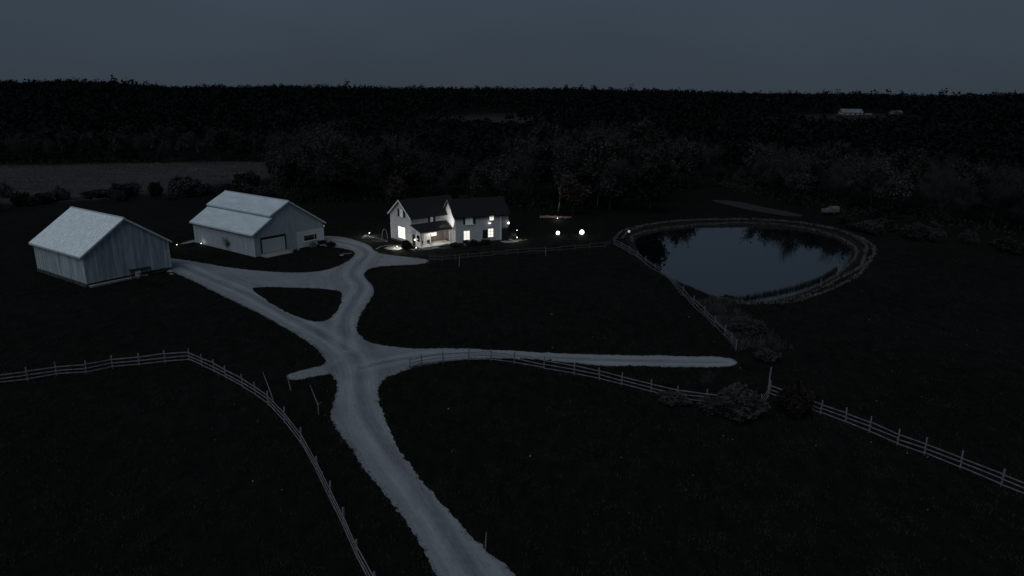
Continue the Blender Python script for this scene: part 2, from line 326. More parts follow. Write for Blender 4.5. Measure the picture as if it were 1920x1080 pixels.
def sheet(name, outline, holes, material, z, grid=.8, wear=None):
    pts = [Vector(p) for p in outline]; edges = [(i, (i+1) % len(outline)) for i in range(len(outline))]
    for h in holes:
        n = len(pts); pts += [Vector(p) for p in h]; edges += [(n+i, n+(i+1) % len(h)) for i in range(len(h))]
    O = np.array(outline); gx, gy = np.meshgrid(np.arange(O[:,0].min(), O[:,0].max(), grid), np.arange(O[:,1].min(), O[:,1].max(), grid))
    gx = gx+RNG.uniform(-.2,.2,gx.shape)*grid; gy = gy+RNG.uniform(-.2,.2,gy.shape)*grid
    s = sdist(gx, gy, O); ok = s < -.35*grid
    for h in holes: ok &= sdist(gx, gy, np.array(h)) > .35*grid
    pts += [Vector((a, b)) for a, b in zip(gx[ok], gy[ok])]
    v, e, f, *_ = delaunay_2d_cdt(pts, edges, [], 0, 1e-4)
    V = np.array([(p.x, p.y) for p in v]); F = [tuple(q) for q in f]
    cen = np.array([V[list(q)].mean(0) for q in F])
    keep = sdist(cen[:,0], cen[:,1], O) < 0
    for h in holes: keep &= sdist(cen[:,0], cen[:,1], np.array(h)) > 0
    F = [q for q, k in zip(F, keep) if k]
    zz = hgt(V[:,0], V[:,1])+z if z is not None and z < .3 and z > -.2 else np.full(len(V), z)
    m = bpy.data.meshes.new(name); m.from_pydata([(a, b, c) for (a, b), c in zip(V, zz)], [], F); m.materials.append(material)
    if m.polygons and sum(p.normal.z for p in m.polygons) < 0: m.flip_normals()
    a = m.attributes.new('wear', 'FLOAT', 'POINT'); w, fl = wear(V[:,0], V[:,1]) if wear else (np.full(len(V), .5), None)
    a.data.foreach_set('value', w.astype(np.float32))
    if fl is not None: a2 = m.attributes.new('flow', 'FLOAT_VECTOR', 'POINT'); a2.data.foreach_set('vector', fl.reshape(-1).astype(np.float32))
    m.update()
    return link(name, m)
def widen(P, w):
    t = np.roll(P, -1, 0)-np.roll(P, 1, 0); t /= np.linalg.norm(t, axis=1)[:,None]+1e-9; n = np.stack([t[:,1], -t[:,0]], 1)
    A = .5*np.sum(P[:,0]*np.roll(P[:,1],-1)-np.roll(P[:,0],-1)*P[:,1]); return P+n*(w if A > 0 else -w)
def ragged(P, amp, seed):
    r = np.random.default_rng(seed); n = len(P); t = np.roll(P, -1, 0)-np.roll(P, 1, 0); t /= np.linalg.norm(t, axis=1)[:,None]+1e-9
    j = r.normal(size=n)*.9+.45*np.convolve(r.normal(size=n+6), np.ones(7)/2.6, "valid"); return P+np.stack([t[:,1], -t[:,0]], 1)*(j*amp)[:,None]
ROAD_S = ragged(widen(catmull(ROAD, True, .3), .18), .07, 3); ISL_S = ragged(widen(catmull(ISLAND, True, .45), -.1), .07, 4)
MAIN = catmull([(-.2,30.6),(-2.0,34.2),(-5.6,41.5),(-8.9,47.5),(-12.0,53.5),(-13.9,59),(-15.6,65.5),(-19,71.5),(-26,79.5),(-36,90.5),(-46,100),(-52,106)], False, 1.0)
SIDE = catmull([(-15,65),(-11,67.6),(-5,69),(5,68),(14,67.4),(22,67.2)], False, 1.0)
LOOP = catmull([(-18,70.5),(-20.4,80),(-21,88),(-21.5,95),(-24.2,101.5),(-24.8,109),(-25,116),(-28,121.5),(-33,125.5)], False, 1.0)
def wear_fn(x, y):
    w = np.full(x.shape, .5); best = np.full(x.shape, 1e9); flow = np.zeros((len(x),3))
    for path, half in ((MAIN, .95), (LOOP, 1.0), (SIDE, .7)):
        d = np.full(x.shape, 1e9); s0 = 0.0
        for (ax_, ay_), (bx_, by_) in zip(path[:-1], path[1:]):
            ex, ey = bx_-ax_, by_-ay_; t = np.clip(((x-ax_)*ex+(y-ay_)*ey)/(ex*ex+ey*ey), 0, 1)
            di = np.hypot(x-ax_-t*ex, y-ay_-t*ey); sg = np.sign((x-ax_)*ey-(y-ay_)*ex); ln = math.hypot(ex, ey)
            m = di < np.minimum(d, best); flow[m,0] = (di*sg)[m]*2.6; flow[m,1] = (s0+t*ln)[m]*.13; flow[m,2] = half*50
            d = np.minimum(d, di); s0 += ln
        best = np.minimum(best, d)
        w = w+.42*np.exp(-((d-half)/.38)**2)-.38*np.exp(-(d/.45)**2)*(d < 2)
        w = w-.18*sstep(1.6, 2.4, d)*(d < 3.2)
    return np.clip(w, 0, 1), flow
tag(sheet('gravel_driveway', ROAD_S, [ISL_S], M['gravel'], .03, .5, wear_fn), kind='structure')
M['trackmat'] = mat('worn_track', (.007,.0075,.008), .95, scale=.9, col2=(.030,.031,.033))
tag(sheet('worn_track', ragged(catmull(TRACK, True, .6), .15, 5), [], M['trackmat'], .03, 1.0), kind='structure')
Pe = np.array(POND_S); _c = Pe.mean(0)
_t2 = np.roll(Pe,-1,0)-np.roll(Pe,1,0); _t2 /= np.linalg.norm(_t2,axis=1)[:,None]; _n2 = np.stack([_t2[:,1],-_t2[:,0]],1)
if ((Pe-_c)*_n2).sum() < 0: _n2 = -_n2
POND_OUT = _n2
tag(sheet('pond_water', Pe+_n2*.5, [], M['water'], WATER_Z, 4.0), kind='structure')

# ------------------------------------------------------------------ barns
def rib_slope(mb, p0, p1, y0, y1, step, r=.035):
    """ribs running down a roof slope from p0=(x,z) to p1, repeated along y"""
    d = Vector((p1[0]-p0[0], 0, p1[1]-p0[1])); n = Vector((-d.z, 0, d.x)).normalized(); n = n if n.z > 0 else -n
    y = y0+step*.5
    while y < y1:
        a = Vector((p0[0], y, p0[1])); b = Vector((p1[0], y, p1[1]))
        mb.poly([a+Vector((0,-r,0)), a+n*r*1.6, a+Vector((0,r,0)), b+Vector((0,-r,0)), b+n*r*1.6, b+Vector((0,r,0))], [(0,1,4,3),(1,2,5,4),(0,2,1),(3,4,5)])
        y += step
def slab(p0, p1, y0, y1, t=.1):
    d = Vector((p1[0]-p0[0], 0, p1[1]-p0[1])); n = Vector((-d.z, 0, d.x)).normalized(); n = n if n.z > 0 else -n
    mb = MB(); a = Vector((p0[0], 0, p0[1])); b = Vector((p1[0], 0, p1[1]))
    poly = [a, b, b-n*t, a-n*t]
    return mb.prism([Vector((q.x, y0, q.z)) for q in poly], (0, y1-y0, 0))
def clad(parent, material, prof, L, W_, bw, seed, name='board_cladding', gap=.012, depth=.035, base=0.0):
    """vertical boards on all four walls; prof(x) is the gable's top"""
    r = random.Random(seed)
    for wall in ('left', 'right', 'front', 'back'):
        mb = MB(); ln = L if wall in ('left', 'right') else W_; p = 0.0
        while p < ln-.02:
            w = min(bw*r.uniform(.85, 1.15), ln-p); a, b = p+gap, p+w-gap; dd = depth*r.uniform(.5, 1.3); z0 = base+r.uniform(0, .05)
            if wall == 'left': zt = prof(0)-.02; mb.box(-dd, 0.0, a, b, z0, zt)
            elif wall == 'right': zt = prof(W_)-.02; mb.box(W_, W_+dd, a, b, z0, zt)
            else:
                za, zb = prof(a)-.05, prof(b)-.05; y = 0 if wall == 'front' else L; q = -dd if wall == 'front' else dd
                mid = [] if not (a < W_/2 < b) else [(W_/2, y, prof(W_/2)-.05)]
                mb.prism([(a,y,z0),(b,y,z0),(b,y,zb)]+mid+[(a,y,za)], (0,q,0))
            p += w
        tag(mb.build(name, material, parent), kind='stuff')

def barn_a():
    L, W_, e, r, th = 15.2, 12.29, 4.74, 8.95, .967
    o = empty('barn', (-59.6, 93.5, 0), th, 'weathered grey board barn with plain pale roof and dark stone footing', 'barn', None)
    sl = (r-e)/(W_/2); prof = lambda x: e+sl*min(x, W_-x); f0 = .45
    MB().prism([(.02,.02,f0),(W_-.02,.02,f0),(W_-.02,.02,e-.1),(W_/2,.02,r-.1),(.02,.02,e-.1)], (0, L-.04, 0)).build('wall', M['barn'], o)
    clad(o, M['barn'], prof, L, W_, .34, 1, base=f0)
    for s in (0, 1):
        p0, p1 = (W_/2, r+.06), ((-.5, e-.5*sl+.06) if s == 0 else (W_+.5, e-.5*sl+.06))
        rp = slab(p0, p1, -.4, L+.4, .07).build('roof_slope', M['roof_a'], o)
        mb = MB(); rib_slope(mb, p0, p1, -.4, L+.4, .55, .016); mb.build('roof_ribs', M['roof_a'], rp)
        mb = MB(); n = 0
        mb.box(p1[0]-.03 if s else p1[0]-.02, p1[0]+.02 if s else p1[0]+.03, -.4, L+.4, p1[1]-.26, p1[1]-.07); mb.build('fascia_board', M['trim'], rp)
        for y in (-.43, L+.38):
            slab((p0[0], p0[1]-.06), (p1[0], p1[1]-.06), y, y+.05, .2).build('rake_board', M['trim'], rp)
    MB().box(W_/2-.14, W_/2+.14, -.42, L+.42, r+.03, r+.115).build('ridge_cap', M['trim'], o)
    for (x, y) in ((0,0),(W_,0),(0,L),(W_,L)):
        MB().box(x-.07 if x == 0 else x-.06, x+.06 if x == 0 else x+.07, y-.07 if y == 0 else y-.06, y+.06 if y == 0 else y+.07, f0, e-.15).build('corner_board', M['trim'], o)
    # stone footing
    rr = random.Random(5)
    for side in ('left', 'front'):
        mb = MB(); ln = L if side == 'left' else W_
        for row in range(2):
            p = -.1
            while p < ln:
                w = rr.uniform(.35, .8); a, b = p+.02, min(p+w-.02, ln+.1); z0, z1 = row*.23-.05, row*.23+.2; q = rr.uniform(.08, .22)
                if side == 'left': mb.box(-q, .3, a, b, z0, z1)
                elif not (row == 1): mb.box(a, b, -q*.5, .3, z0, z1)
                p += w
        tag(mb.build('stone_footing', M['stone'], o), kind='stuff')
    MB().box(.2, 8.3, -.75, .03, -.1, .22).build('concrete_ledge', M['concrete'], o)
    MB().box(W_-.25, W_+.02, -.09, -.04, 2.9, 3.0).build('wall_bracket', M['white'], o)
barn_a()

def barn_b():
    L, W_, e, r, th = 18.56, 14.05, 4.11, 8.58, .9276
    o = empty('barn', (-42.7, 112.2, 0), th, 'grey metal barn with stepped roof, white overhead door and dark window', 'barn', None)
    xs = 3.35; zs_hi, zs_lo = 6.68, 6.16
    def prof(x):
        if x > W_/2: return e+(r-e)*(W_-x)/(W_/2)
        if x < xs: return e+(zs_lo-e)*x/xs
        return zs_hi+(r-zs_hi)*(x-xs)/(W_/2-xs)
    MB().prism([(.02,.02,0),(W_-.02,.02,0),(W_-.02,.02,e-.1),(W_/2,.02,r-.1),(xs+.02,.02,zs_hi-.1),(xs+.02,.02,zs_lo-.1),(.02,.02,e-.1)], (0, L-.04, 0)).build('wall', M['barn2'], o)
    clad(o, M['barn2'], prof, L, W_, .42, 2, name='metal_cladding', depth=.03)
    sl1 = (zs_lo-e)/xs; sl2 = (r-zs_hi)/(W_/2-xs); sl3 = (r-e)/(W_/2)
    specs = [((xs+.1, zs_lo+.1), (-.5, e-.5*sl1+.06)), ((W_/2, r+.06), (xs-.25, zs_hi-.25*sl2+.06)), ((W_/2, r+.06), (W_+.5, e-.5*sl3+.06))]
    for k, (p0, p1) in enumerate(specs):
        rp = slab(p0, p1, -.4, L+.4, .07).build('roof_slope', M['roof_b'], o)
        mb = MB(); rib_slope(mb, p0, p1, -.38, L+.38, .5, .02); mb.build('roof_ribs', M['roof_b'], rp)
        for y in (-.43, L+.38): slab((p0[0], p0[1]-.06), (p1[0], p1[1]-.06), y, y+.05, .18).build('rake_board', M['trim'], rp)
        q = .02 if k == 2 else -.02
        MB().box(min(p1[0]+q, p1[0]-q), max(p1[0]+q, p1[0]-q), -.4, L+.4, p1[1]-.24, p1[1]-.07).build('fascia_board', M['trim'], rp)
    MB().box(xs+.01, xs+.05, -.3, L+.3, zs_lo, zs_hi-.06).build('step_riser', M['siding_dark'], o)
    MB().box(W_/2-.14, W_/2+.14, -.42, L+.42, r+.03, r+.115).build('ridge_cap', M['trim'], o)
    MB().tube((-.52, -.3, e-.42), (-.52, L+.3, e-.42), .07, .07, 8).build('gutter', M['trim'], o)
    # overhead door, apron
    d = MB()
    for k in range(9): d.box(1.35, 5.85, -.10, -.06, .42+k*.255, .42+k*.255+.2)
    dr = d.build('overhead_door', M['door'], o)
    fr = MB(); fr.box(1.15, 1.33, -.16, -.045, .3, 2.95); fr.box(5.87, 6.05, -.16, -.045, .3, 2.95); fr.box(1.15, 6.05, -.17, -.045, 2.953, 3.08); fr.build('door_frame', M['dark'], dr)
    MB().box(1.33, 5.87, -.058, -.046, .3, 2.95).build('door_backing', M['dark'], dr)
    MB().poly([(.95,-1.9,-.05),(6.1,-1.9,-.05),(6.1,-.05,-.05),(.95,-.05,-.05),(.95,-1.9,.05),(6.1,-1.9,.05),(6.1,-.05,.36),(.95,-.05,.36)],
        [(0,3,2,1),(4,5,6,7),(0,1,5,4),(1,2,6,5),(2,3,7,6),(3,0,4,7)]).build('concrete_apron', M['concrete'], o)
    # pale front panel round the window
    x0, x1, z1 = 8.3, W_+.06, 2.95; wx0, wx1, wz0, wz1 = 9.75, 12.5, 1.1, 2.05
    p = MB(); p.box(x0, wx0, -.11, -.045, .05, z1); p.box(wx1, x1, -.11, -.045, .05, z1); p.box(wx0, wx1, -.11, -.045, .05, wz0); p.box(wx0, wx1, -.11, -.045, wz1, z1)
    p.build('pale_wall_panel', M['panel'], o)
    w = MB().box(wx0, wx1, -.075, -.055, wz0, wz1).build('window', M['darkglass'], o)
    MB().box(wx0-.1, wx1+.1, -.22, -.112, wz0-.09, wz0-.005).build('window_sill', M['white'], w)
    f = MB(); f.box(wx1-.55, wx1-.49, -.105, -.078, wz0, wz1); f.box(wx0, wx1, -.13, -.113, wz1+.004, wz1+.06); f.build('window_frame', M['trim'], w)
    MB().box(W_-.02, W_+.2, -.32, -.14, 3.05, 3.4).build('wall_box', M['white'], o)
    for (x, y) in ((0,0),(0,L),(W_,L)):
        MB().box(x-.06, x+.06, y-.06, y+.06, 0, e-.15).build('corner_board', M['trim'], o)
    return o
barn_b()

# ------------------------------------------------------------------ farmhouse
def window(par, face, u0, u1, z0, z1, at, pane, frame, nu=2, nz=2, blinds=False, sill=True, t=.07):
    """a window on a wall plane. face 'y': wall at y=at looking -y, u is x; face 'x': wall at x=at looking -x, u is y"""
    def bx(mb, a, b, c, d, e_, f_):
        return mb.box(a, b, at-f_, at-e_, c, d) if face == 'y' else mb.box(at-f_, at-e_, a, b, c, d)
    fr = MB()
    bx(fr, u0-t, u0, z0-t, z1+t, -.02, .06); bx(fr, u1, u1+t, z0-t, z1+t, -.02, .06); bx(fr, u0, u1, z1, z1+t, -.02, .06); bx(fr, u0, u1, z0-t, z0, -.02, .06)
    w = fr.build('window', frame, par)
    du, dz = (u1-u0)/nu, (z1-z0)/nz
    for i in range(nu):
        for j in range(nz):
            m = MB(); bx(m, u0+i*du+.02, u0+(i+1)*du-.02, z0+j*dz+.02, z0+(j+1)*dz-.02, .012, .02); m.build('pane', pane, w)
    m = MB(); bx(m, u0, u1, z0, z1, .001, .010); m.build('window_backing', M['dark'] if not blinds else M['blind'], w)
    for i in range(1, nu): m = MB(); bx(m, u0+i*du-.022, u0+i*du+.022, z0, z1, .011, .05); m.build('mullion', frame, w)
    for j in range(1, nz): m = MB(); bx(m, u0, u1, z0+j*dz-.022, z0+j*dz+.022, .0105, .045); m.build('glazing_bar', frame, w)
    if sill: m = MB(); bx(m, u0-t*1.6, u1+t*1.6, z0-t-.06, z0-t-.002, 0, .12); m.build('window_sill', frame, w)
    return w
def shutter(par, face, u0, u1, z0, z1, at):
    m = MB(); n = 7; dz = (z1-z0)/n
    for k in range(n):
        a, b = z0+k*dz+.01, z0+(k+1)*dz-.01
        m.box(u0, u1, at-.06, at-.005, a, b) if face == 'y' else m.box(at-.06, at-.005, u0, u1, a, b)
    m.box(u0-.03, u0, at-.07, at-.004, z0, z1) if face == 'y' else m.box(at-.07, at-.004, u0-.03, u0, z0, z1)
    m.box(u1, u1+.03, at-.07, at-.004, z0, z1) if face == 'y' else m.box(at-.07, at-.004, u1, u1+.03, z0, z1)
    m.build('shutter', M['shutter'], par)
def light(name, parent, loc, watts, col=(1,.93,.80), radius=.08):
    l = bpy.data.lights.new(name, 'POINT'); l.energy = watts; l.color = col; l.shadow_soft_size = radius
    o = bpy.data.objects.new(name, l); COL.objects.link(o); o.parent = parent; o.location = loc; return o

def house():
    h = empty('farmhouse', (-10.3, 123.1, 0), math.radians(24), 'white two-storey farmhouse with dark roof and lit windows', 'house')
    L, D, e, r = 10.4, 6.6, 5.15, 7.75
    MB().prism([(0,0,0),(0,0,e),(0,D/2,r),(0,D,e),(0,D,0)], (L,0,0)).build('wall', M['siding'], h)
    # lap siding lines as real thin courses
    mb = MB(); z = .3
    while z < e-.1: mb.box(.06, 8.8, -.018, -.001, z, z+.012); z += .24
    tag(mb.build('siding_courses', M['siding'], h), kind='stuff')
    oh = .35; sl = (r-e)/(D/2)
    for s in (0, 1):
        a = (D/2, r+.08); b = (-oh, e-oh*sl+.08) if s == 0 else (D+oh, e-oh*sl+.08)
        d = Vector((0, b[0]-a[0], b[1]-a[1])); n = Vector((0, -d.z, d.y)).normalized(); n = n if n.z > 0 else -n
        P = [Vector((-oh, a[0], a[1])), Vector((-oh, b[0], b[1])), Vector((-oh, b[0], b[1]))-n*.14, Vector((-oh, a[0], a[1]))-n*.14]
        rf = MB().prism(P, (L+2*oh, 0, 0)).build('roof_slope', M['shingle'], h)
        mb = MB()
        for k in range(1, 14):
            q = Vector((-oh, a[0], a[1]))+d*(k/14)
            mb.prism([q, q+d*.012+n*.016, q+d*.07], (L+2*oh, 0, 0))
        mb.build('shingle_courses', M['shingle'], rf)
        for x in (-oh-.03, L+oh-.01):
            q = [Vector((x, p.y, p.z))-n*.0 for p in P]; q = [q[0]-n*.05, q[1]-n*.05, q[1]-n*.2, q[0]-n*.2]
            MB().prism(q, (.04,0,0)).build('rake_board', M['trim'], rf)
        yb = b[0]
        MB().box(-oh, L+oh, min(yb, yb+(.05 if s == 0 else -.05)), max(yb, yb+(.05 if s == 0 else -.05)), b[1]-.24, b[1]-.13).build('gutter', M['trim'] if s else M['shutter'], rf)
    for x, y in ((0,0),(8.88,0)):
        MB().box(x-.05, x+.07, y-.03, y+.07, .05, e-.05).build('corner_board', M['white'], h)
    MB().box(8.96, L+.02, -.035, .02, 0, e-.02).build('grey_siding_bay', M['siding_dark'], h)
    MB().box(8.98, L+.05, -.075, .02, 0, 2.4).build('dark_lower_bay', M['shutter'], h)
    MB().tube((8.98,-.1,.2), (8.98,-.1,5), .045, .045, 6).build('downpipe', M['trim'], h)
    MB().box(-.1, L+.1, -.06, .0, -.1, .28).build('footing', M['stone'], h)
    window(h, 'y', 1.6, 2.75, .75, 2.4, 0, M['litwin'], M['white'], 2, 4)
    window(h, 'y', 2.0, 3.3, 3.65, 4.85, 0, M['dimwin'], M['white'], 2, 1, t=.14)
    shutter(h, 'y', 1.55, 1.83, 3.6, 4.9, 0); shutter(h, 'y', 3.5, 3.85, 3.6, 4.9, 0)
    window(h, 'y', 6.65, 7.5, 4.0, 4.93, 0, M['litwin'], M['siding_dark'], 2, 2, t=.03)
    window(h, 'y', 6.35, 7.4, .9, 2.5, 0, M['litwin'], M['siding_dark'], 2, 3, t=.03)
    shutter(h, 'y', 5.3, 6.2, .75, 2.35, 0)
    return h
HOUSE = house()

def wing():
    # parts of the same house; placed in the house's own frame through a matrix
    Rw = Matrix.Translation((-18.1, 122.3, 0)) @ Matrix.Rotation(math.radians(40), 4, 'Z')
    Hh = Matrix.Translation((-10.3, 123.1, 0)) @ Matrix.Rotation(math.radians(24), 4, 'Z')
    T = Hh.inverted() @ Rw
    before = set(bpy.data.objects)
    D, L, e, r = 7.2, 11.0, 5.1, 7.75
    MB().prism([(0,0,0),(0,0,e),(0,D/2,r),(0,D,e),(0,D,0)], (L,0,0)).build('wing_wall', M['siding'], HOUSE)
    oh = .4; sl = (r-e)/(D/2)
    for s in (0, 1):
        a = (D/2, r+.08); b = (-oh, e-oh*sl+.08) if s == 0 else (D+oh, e-oh*sl+.08)
        d = Vector((0, b[0]-a[0], b[1]-a[1])); n = Vector((0, -d.z, d.y)).normalized(); n = n if n.z > 0 else -n
        Pp = [Vector((-oh, a[0], a[1])), Vector((-oh, b[0], b[1])), Vector((-oh, b[0], b[1]))-n*.14, Vector((-oh, a[0], a[1]))-n*.14]
        rf = MB().prism(Pp, (L+oh, 0, 0)).build('roof_slope', M['shingle'], HOUSE)
        mb = MB()
        for k in range(1, 14):
            q = Vector((-oh, a[0], a[1]))+d*(k/14); mb.prism([q, q+d*.012+n*.016, q+d*.07], (L+oh, 0, 0))
        mb.build('shingle_courses', M['shingle'], rf)
        q = [Vector((-oh-.04, p.y, p.z)) for p in Pp]; q = [q[0]+n*.02, q[1]+n*.02, q[1]-n*.2, q[0]-n*.2]
        MB().prism(q, (.05,0,0)).build('rake_board', M['white'], rf)
    MB().box(-.03, .08, -.03, .08, .05, e-.3).build('corner_board', M['trim'], HOUSE)
    MB().box(-.03, .08, D-.08, D+.03, .05, e-.05).build('corner_board', M['white'], HOUSE)
    MB().box(-.035, -.001, .1, D-.1, 2.95, 3.02).build('belt_course', M['trim'], HOUSE)
    MB().box(-.08, .0, -.05, D+.05, -.1, .3).build('footing', M['stone'], HOUSE)
    window(HOUSE, 'x', 2.75, 3.75, 4.75, 6.1, 0, M['dimwin'], M['white'], 2, 2)
    shutter(HOUSE, 'x', 1.95, 2.6, 4.7, 6.15, 0); shutter(HOUSE, 'x', 3.9, 4.5, 4.7, 6.15, 0)
    window(HOUSE, 'x', 2.1, 4.6, .75, 2.9, 0, M['litwin'], M['trim'], 2, 2, t=.05)
    window(HOUSE, 'y', 4.0, 4.7, 3.8, 4.75, 0, M['dimwin'], M['shutter'], 1, 2, t=.06, sill=False)
    shutter(HOUSE, 'y', 3.6, 3.92, 3.75, 4.8, 0); shutter(HOUSE, 'y', 4.8, 5.1, 3.75, 4.8, 0)
    # ---- porch
    y1, X1 = -3.2, 6.9
    MB().prism([(0,0,0),(0,y1,0),(0,y1,2.72),(0,0,3.55)], (.14,0,0)).build('porch_end_wall', M['siding'], HOUSE)
    a, b = Vector((-.25, .0, 3.78)), Vector((-.25, y1-.35, 2.86)); n = Vector((0, -(b.z-a.z), (b.y-a.y))).normalized(); n = n if n.z > 0 else -n
    a2, b2 = Vector((7.45, .0, 3.78)), Vector((6.55, y1-.35, 2.86))
    rf = MB().poly([a,b,b2,a2,a-n*.14,b-n*.14,b2-n*.14,a2-n*.14], [(0,1,2,3),(7,6,5,4),(0,4,5,1),(1,5,6,2),(2,6,7,3),(3,7,4,0)]).build('porch_roof', M['shingle'], HOUSE)
    MB().box(-.2, 6.5, y1-.4, y1-.35, 2.68, 2.8).build('porch_fascia', M['white'], rf)
    MB().box(.0, 6.6, y1-.02, y1+.14, 2.56, 2.70).build('porch_beam', M['white'], HOUSE)
    MB().box(.15, 7.0, y1-.15, .0, .0, .16).build('porch_floor', M['white'], HOUSE)
    for x in (.02, 6.1): MB().box(x, x+.14, y1, y1+.14, .16, 2.56).build('porch_post', M['white'], HOUSE)
    MB().box(2.55, 2.7, y1+.9, -.02, .16, 3.0).build('porch_partition', M['white'], HOUSE)
    MB().box(2.72, 6.9, -.06, -.01, .16, 3.5).build('porch_back_wall', M['brownwall'], HOUSE)
    window(HOUSE, 'y', 3.9, 5.3, 1.15, 2.2, -.06, M['litwin'], M['brownwall'], 2, 1, t=.06)
    dr = MB().box(.9, 1.8, -.08, -.01, .16, 2.25).build('porch_door', M['white'], HOUSE)
    MB().box(.99, 1.71, -.095, -.082, 1.1, 2.1).build('pane', M['litwin'], dr); MB().box(1.7, 1.74, -.15, -.08, 1.15, 1.19).build('handle', M['metal'], dr)
    # arched opening and side door in the porch end wall
    dr = MB().box(-.06, -.004, -1.25, -.3, .05, 2.15).build('side_door', M['shutter'], HOUSE); MB().box(-.1, -.062, -1.15, -1.08, 1.0, 1.15).build('handle', M['metal'], dr)
    MB().box(-.75, -.002, -1.45, -.1, 2.28, 2.42).build('door_hood', M['trim'], HOUSE)
    arc = [(-.05, -1.75, 1.1), (-.05, -2.65, 1.1), (-.05, -2.65, 1.95)]+[(-.05, -2.2-.45*math.cos(t), 1.95+.25*math.sin(t)) for t in (.5,1.0,1.57,2.1,2.6)]+[(-.05,-1.75,1.95)]
    MB().prism(arc, (.046,0,0)).build('arched_window', M['darkglass'], HOUSE)
    new = [o for o in bpy.data.objects if o not in before and o.parent is HOUSE]
    for o in new: o.location = T.translation; o.rotation_euler = T.to_euler()
    return Rw
WM = wing()
def wp(x, y, z=0): v = WM @ Vector((x, y, z)); return (v.x, v.y, v.z)

# ------------------------------------------------------------------ lamps
def wall_lamp(loc, rz, label, watts, r=.14, lm='lamp'):
    o = empty('wall_lamp', loc, rz, label, 'lamp')
    MB().box(-.07, .07, -.05, .0, -.12, .12).build('back_plate', M['metal'], o)
    MB().tube((0,-.05,.0), (0,-.2,.03), .02, .02, 6).build('bracket', M['metal'], o)
    MB().lathe([(r*.3,-r),(r*.85,-r*.6),(r,0),(r*.85,r*.6),(r*.3,r)], 12, (0,-.2,-.05)).build('globe', M[lm], o, smooth=True)
    if watts: light('bulb', o, (0,-.42,-.02), watts)
    return o
def globe_lamp(x, y, hh, r, label, watts, lm='lamp', group=None):
    z = H(x, y); o = empty('garden_globe_lamp', (x, y, z), 0, label, 'lamp', group)
    MB().lathe([(.11,0),(.11,.03),(.035,.05),(.03,hh-r*.9),(.08,hh-r*.85),(.08,hh-r*.8)], 10).build('post', M['metal'], o)
    MB().lathe([(r*.25,-r*.97),(r*.7,-r*.7),(r*.97,-r*.25),(r*.97,r*.25),(r*.7,r*.7),(r*.25,r*.97)], 14, (0,0,hh)).build('globe', M[lm], o, smooth=True)
    if watts: light('bulb', o, (0,0,hh+r+.1), watts)
    return o
def path_light(x, y, label, watts, hh=.5, group=None):
    z = H(x, y); o = empty('path_light', (x, y, z), 0, label, 'lamp', group)
    MB().lathe([(.05,0),(.02,.02),(.02,hh-.14)], 8).build('stake', M['metal'], o)
    MB().lathe([(.055,0),(.065,.05),(.055,.1)], 10, (0,0,hh-.14)).build('lens', M['lamp'], o, smooth=True)
    MB().lathe([(.14,0),(.10,.04),(.02,.08)], 10, (0,0,hh-.035)).build('cap', M['metal'], o)
    light('bulb', o, (0,0,hh+.16), watts, radius=.05); return o
for _x, _lb in ((1.35, 'lantern hanging under the porch roof over the two front chairs'), (4.3, 'lantern hanging under the porch roof before the brown wall')):
    o = empty('porch_lamp', wp(_x, -2.2, 2.75), 0, _lb, 'lamp')
    MB().lathe([(.02,.0),(.02,.2)], 6).build('stem', M['metal'], o); MB().lathe([(.05,-.2),(.08,-.16),(.08,-.03),(.03,0)], 10).build('globe', M['lamp'], o, smooth=True); light('bulb', o, (0,0,-.36), 75)
o = empty('floodlight', wp(3.2, -2.6, 3.2), math.radians(40), 'small floodlight standing on the porch roof of the farmhouse', 'lamp')
MB().box(-.06,.06,-.06,.06,-.14,.08).build('bracket', M['metal'], o)
MB().box(-.05,.12,-.12,.12,.08,.26).build('lamp_head', M['metal'], o)
_s = bpy.data.lights.new('beam', 'SPOT'); _s.energy = 900; _s.color = (1,.95,.86); _s.spot_size = math.radians(62); _s.spot_blend = .5; _s.shadow_soft_size = .06
_o = bpy.data.objects.new('beam', _s); COL.objects.link(_o); _o.parent = o; _o.location = (.2,0,.2); _o.rotation_euler = Vector((1,.10,.30)).to_track_quat('-Z','Y').to_euler()
hm = Matrix.Translation((-10.3,123.1,0)) @ Matrix.Rotation(math.radians(24),4,'Z')
def hp(x, y, z): v = hm @ Vector((x, y, z)); return (v.x, v.y, v.z)
# half-round lamp under the upper right window
o = empty('wall_lamp', hp(6.55, 0, 3.6), math.radians(24), 'half-round lit lamp under the small upper window of the farmhouse', 'lamp')
MB().box(-.1,.1,-.04,0,-.08,.08).build('back_plate', M['metal'], o)
MB().lathe([(.06,-.17),(.2,-.11),(.27,0),(.29,.04)], 14, (0,-.31,0)).build('shade', M['lampsoft'], o, smooth=True)
wall_lamp(hp(10.38, -.05, 3.4), math.radians(24), 'round lamp at the far corner of the house by the grey bay', 2.5, .17)
wall_lamp(wp(-.005, -1.42, 1.35), math.radians(-50), 'lamp beside the dark side door of the porch', 3, .13)
globe_lamp(8.8, 132.0, .55, .34, 'bright globe lamp on the lawn closer to the farmhouse', 6)
globe_lamp(13.5, 132.7, .6, .43, 'bright globe lamp on the lawn between house and pond, the larger one', 6)
globe_lamp(22.7, 132.9, .6, .25, 'faint globe lamp standing at the pond edge', 0, 'lampdim')
path_light(-27.3, 130.1, 'path light on the lawn at the end of the stone edging', 260, .7)
path_light(-20.3, 119.6, 'low path light in the gravel bed beside the round shrub', 150, .45)
path_light(-16.9, 119.0, 'path light on the paving before the porch end wall', 14, .4)
path_light(.9, 128.0, 'path light on the paved patch past the grey bay', 90, .5)
path_light(.9, 134.6, 'path light behind the paved patch near the house corner', 4, .6)
path_light(-59.4, 120.0, 'ground light between the two barns, away from the walls', 5, .4)
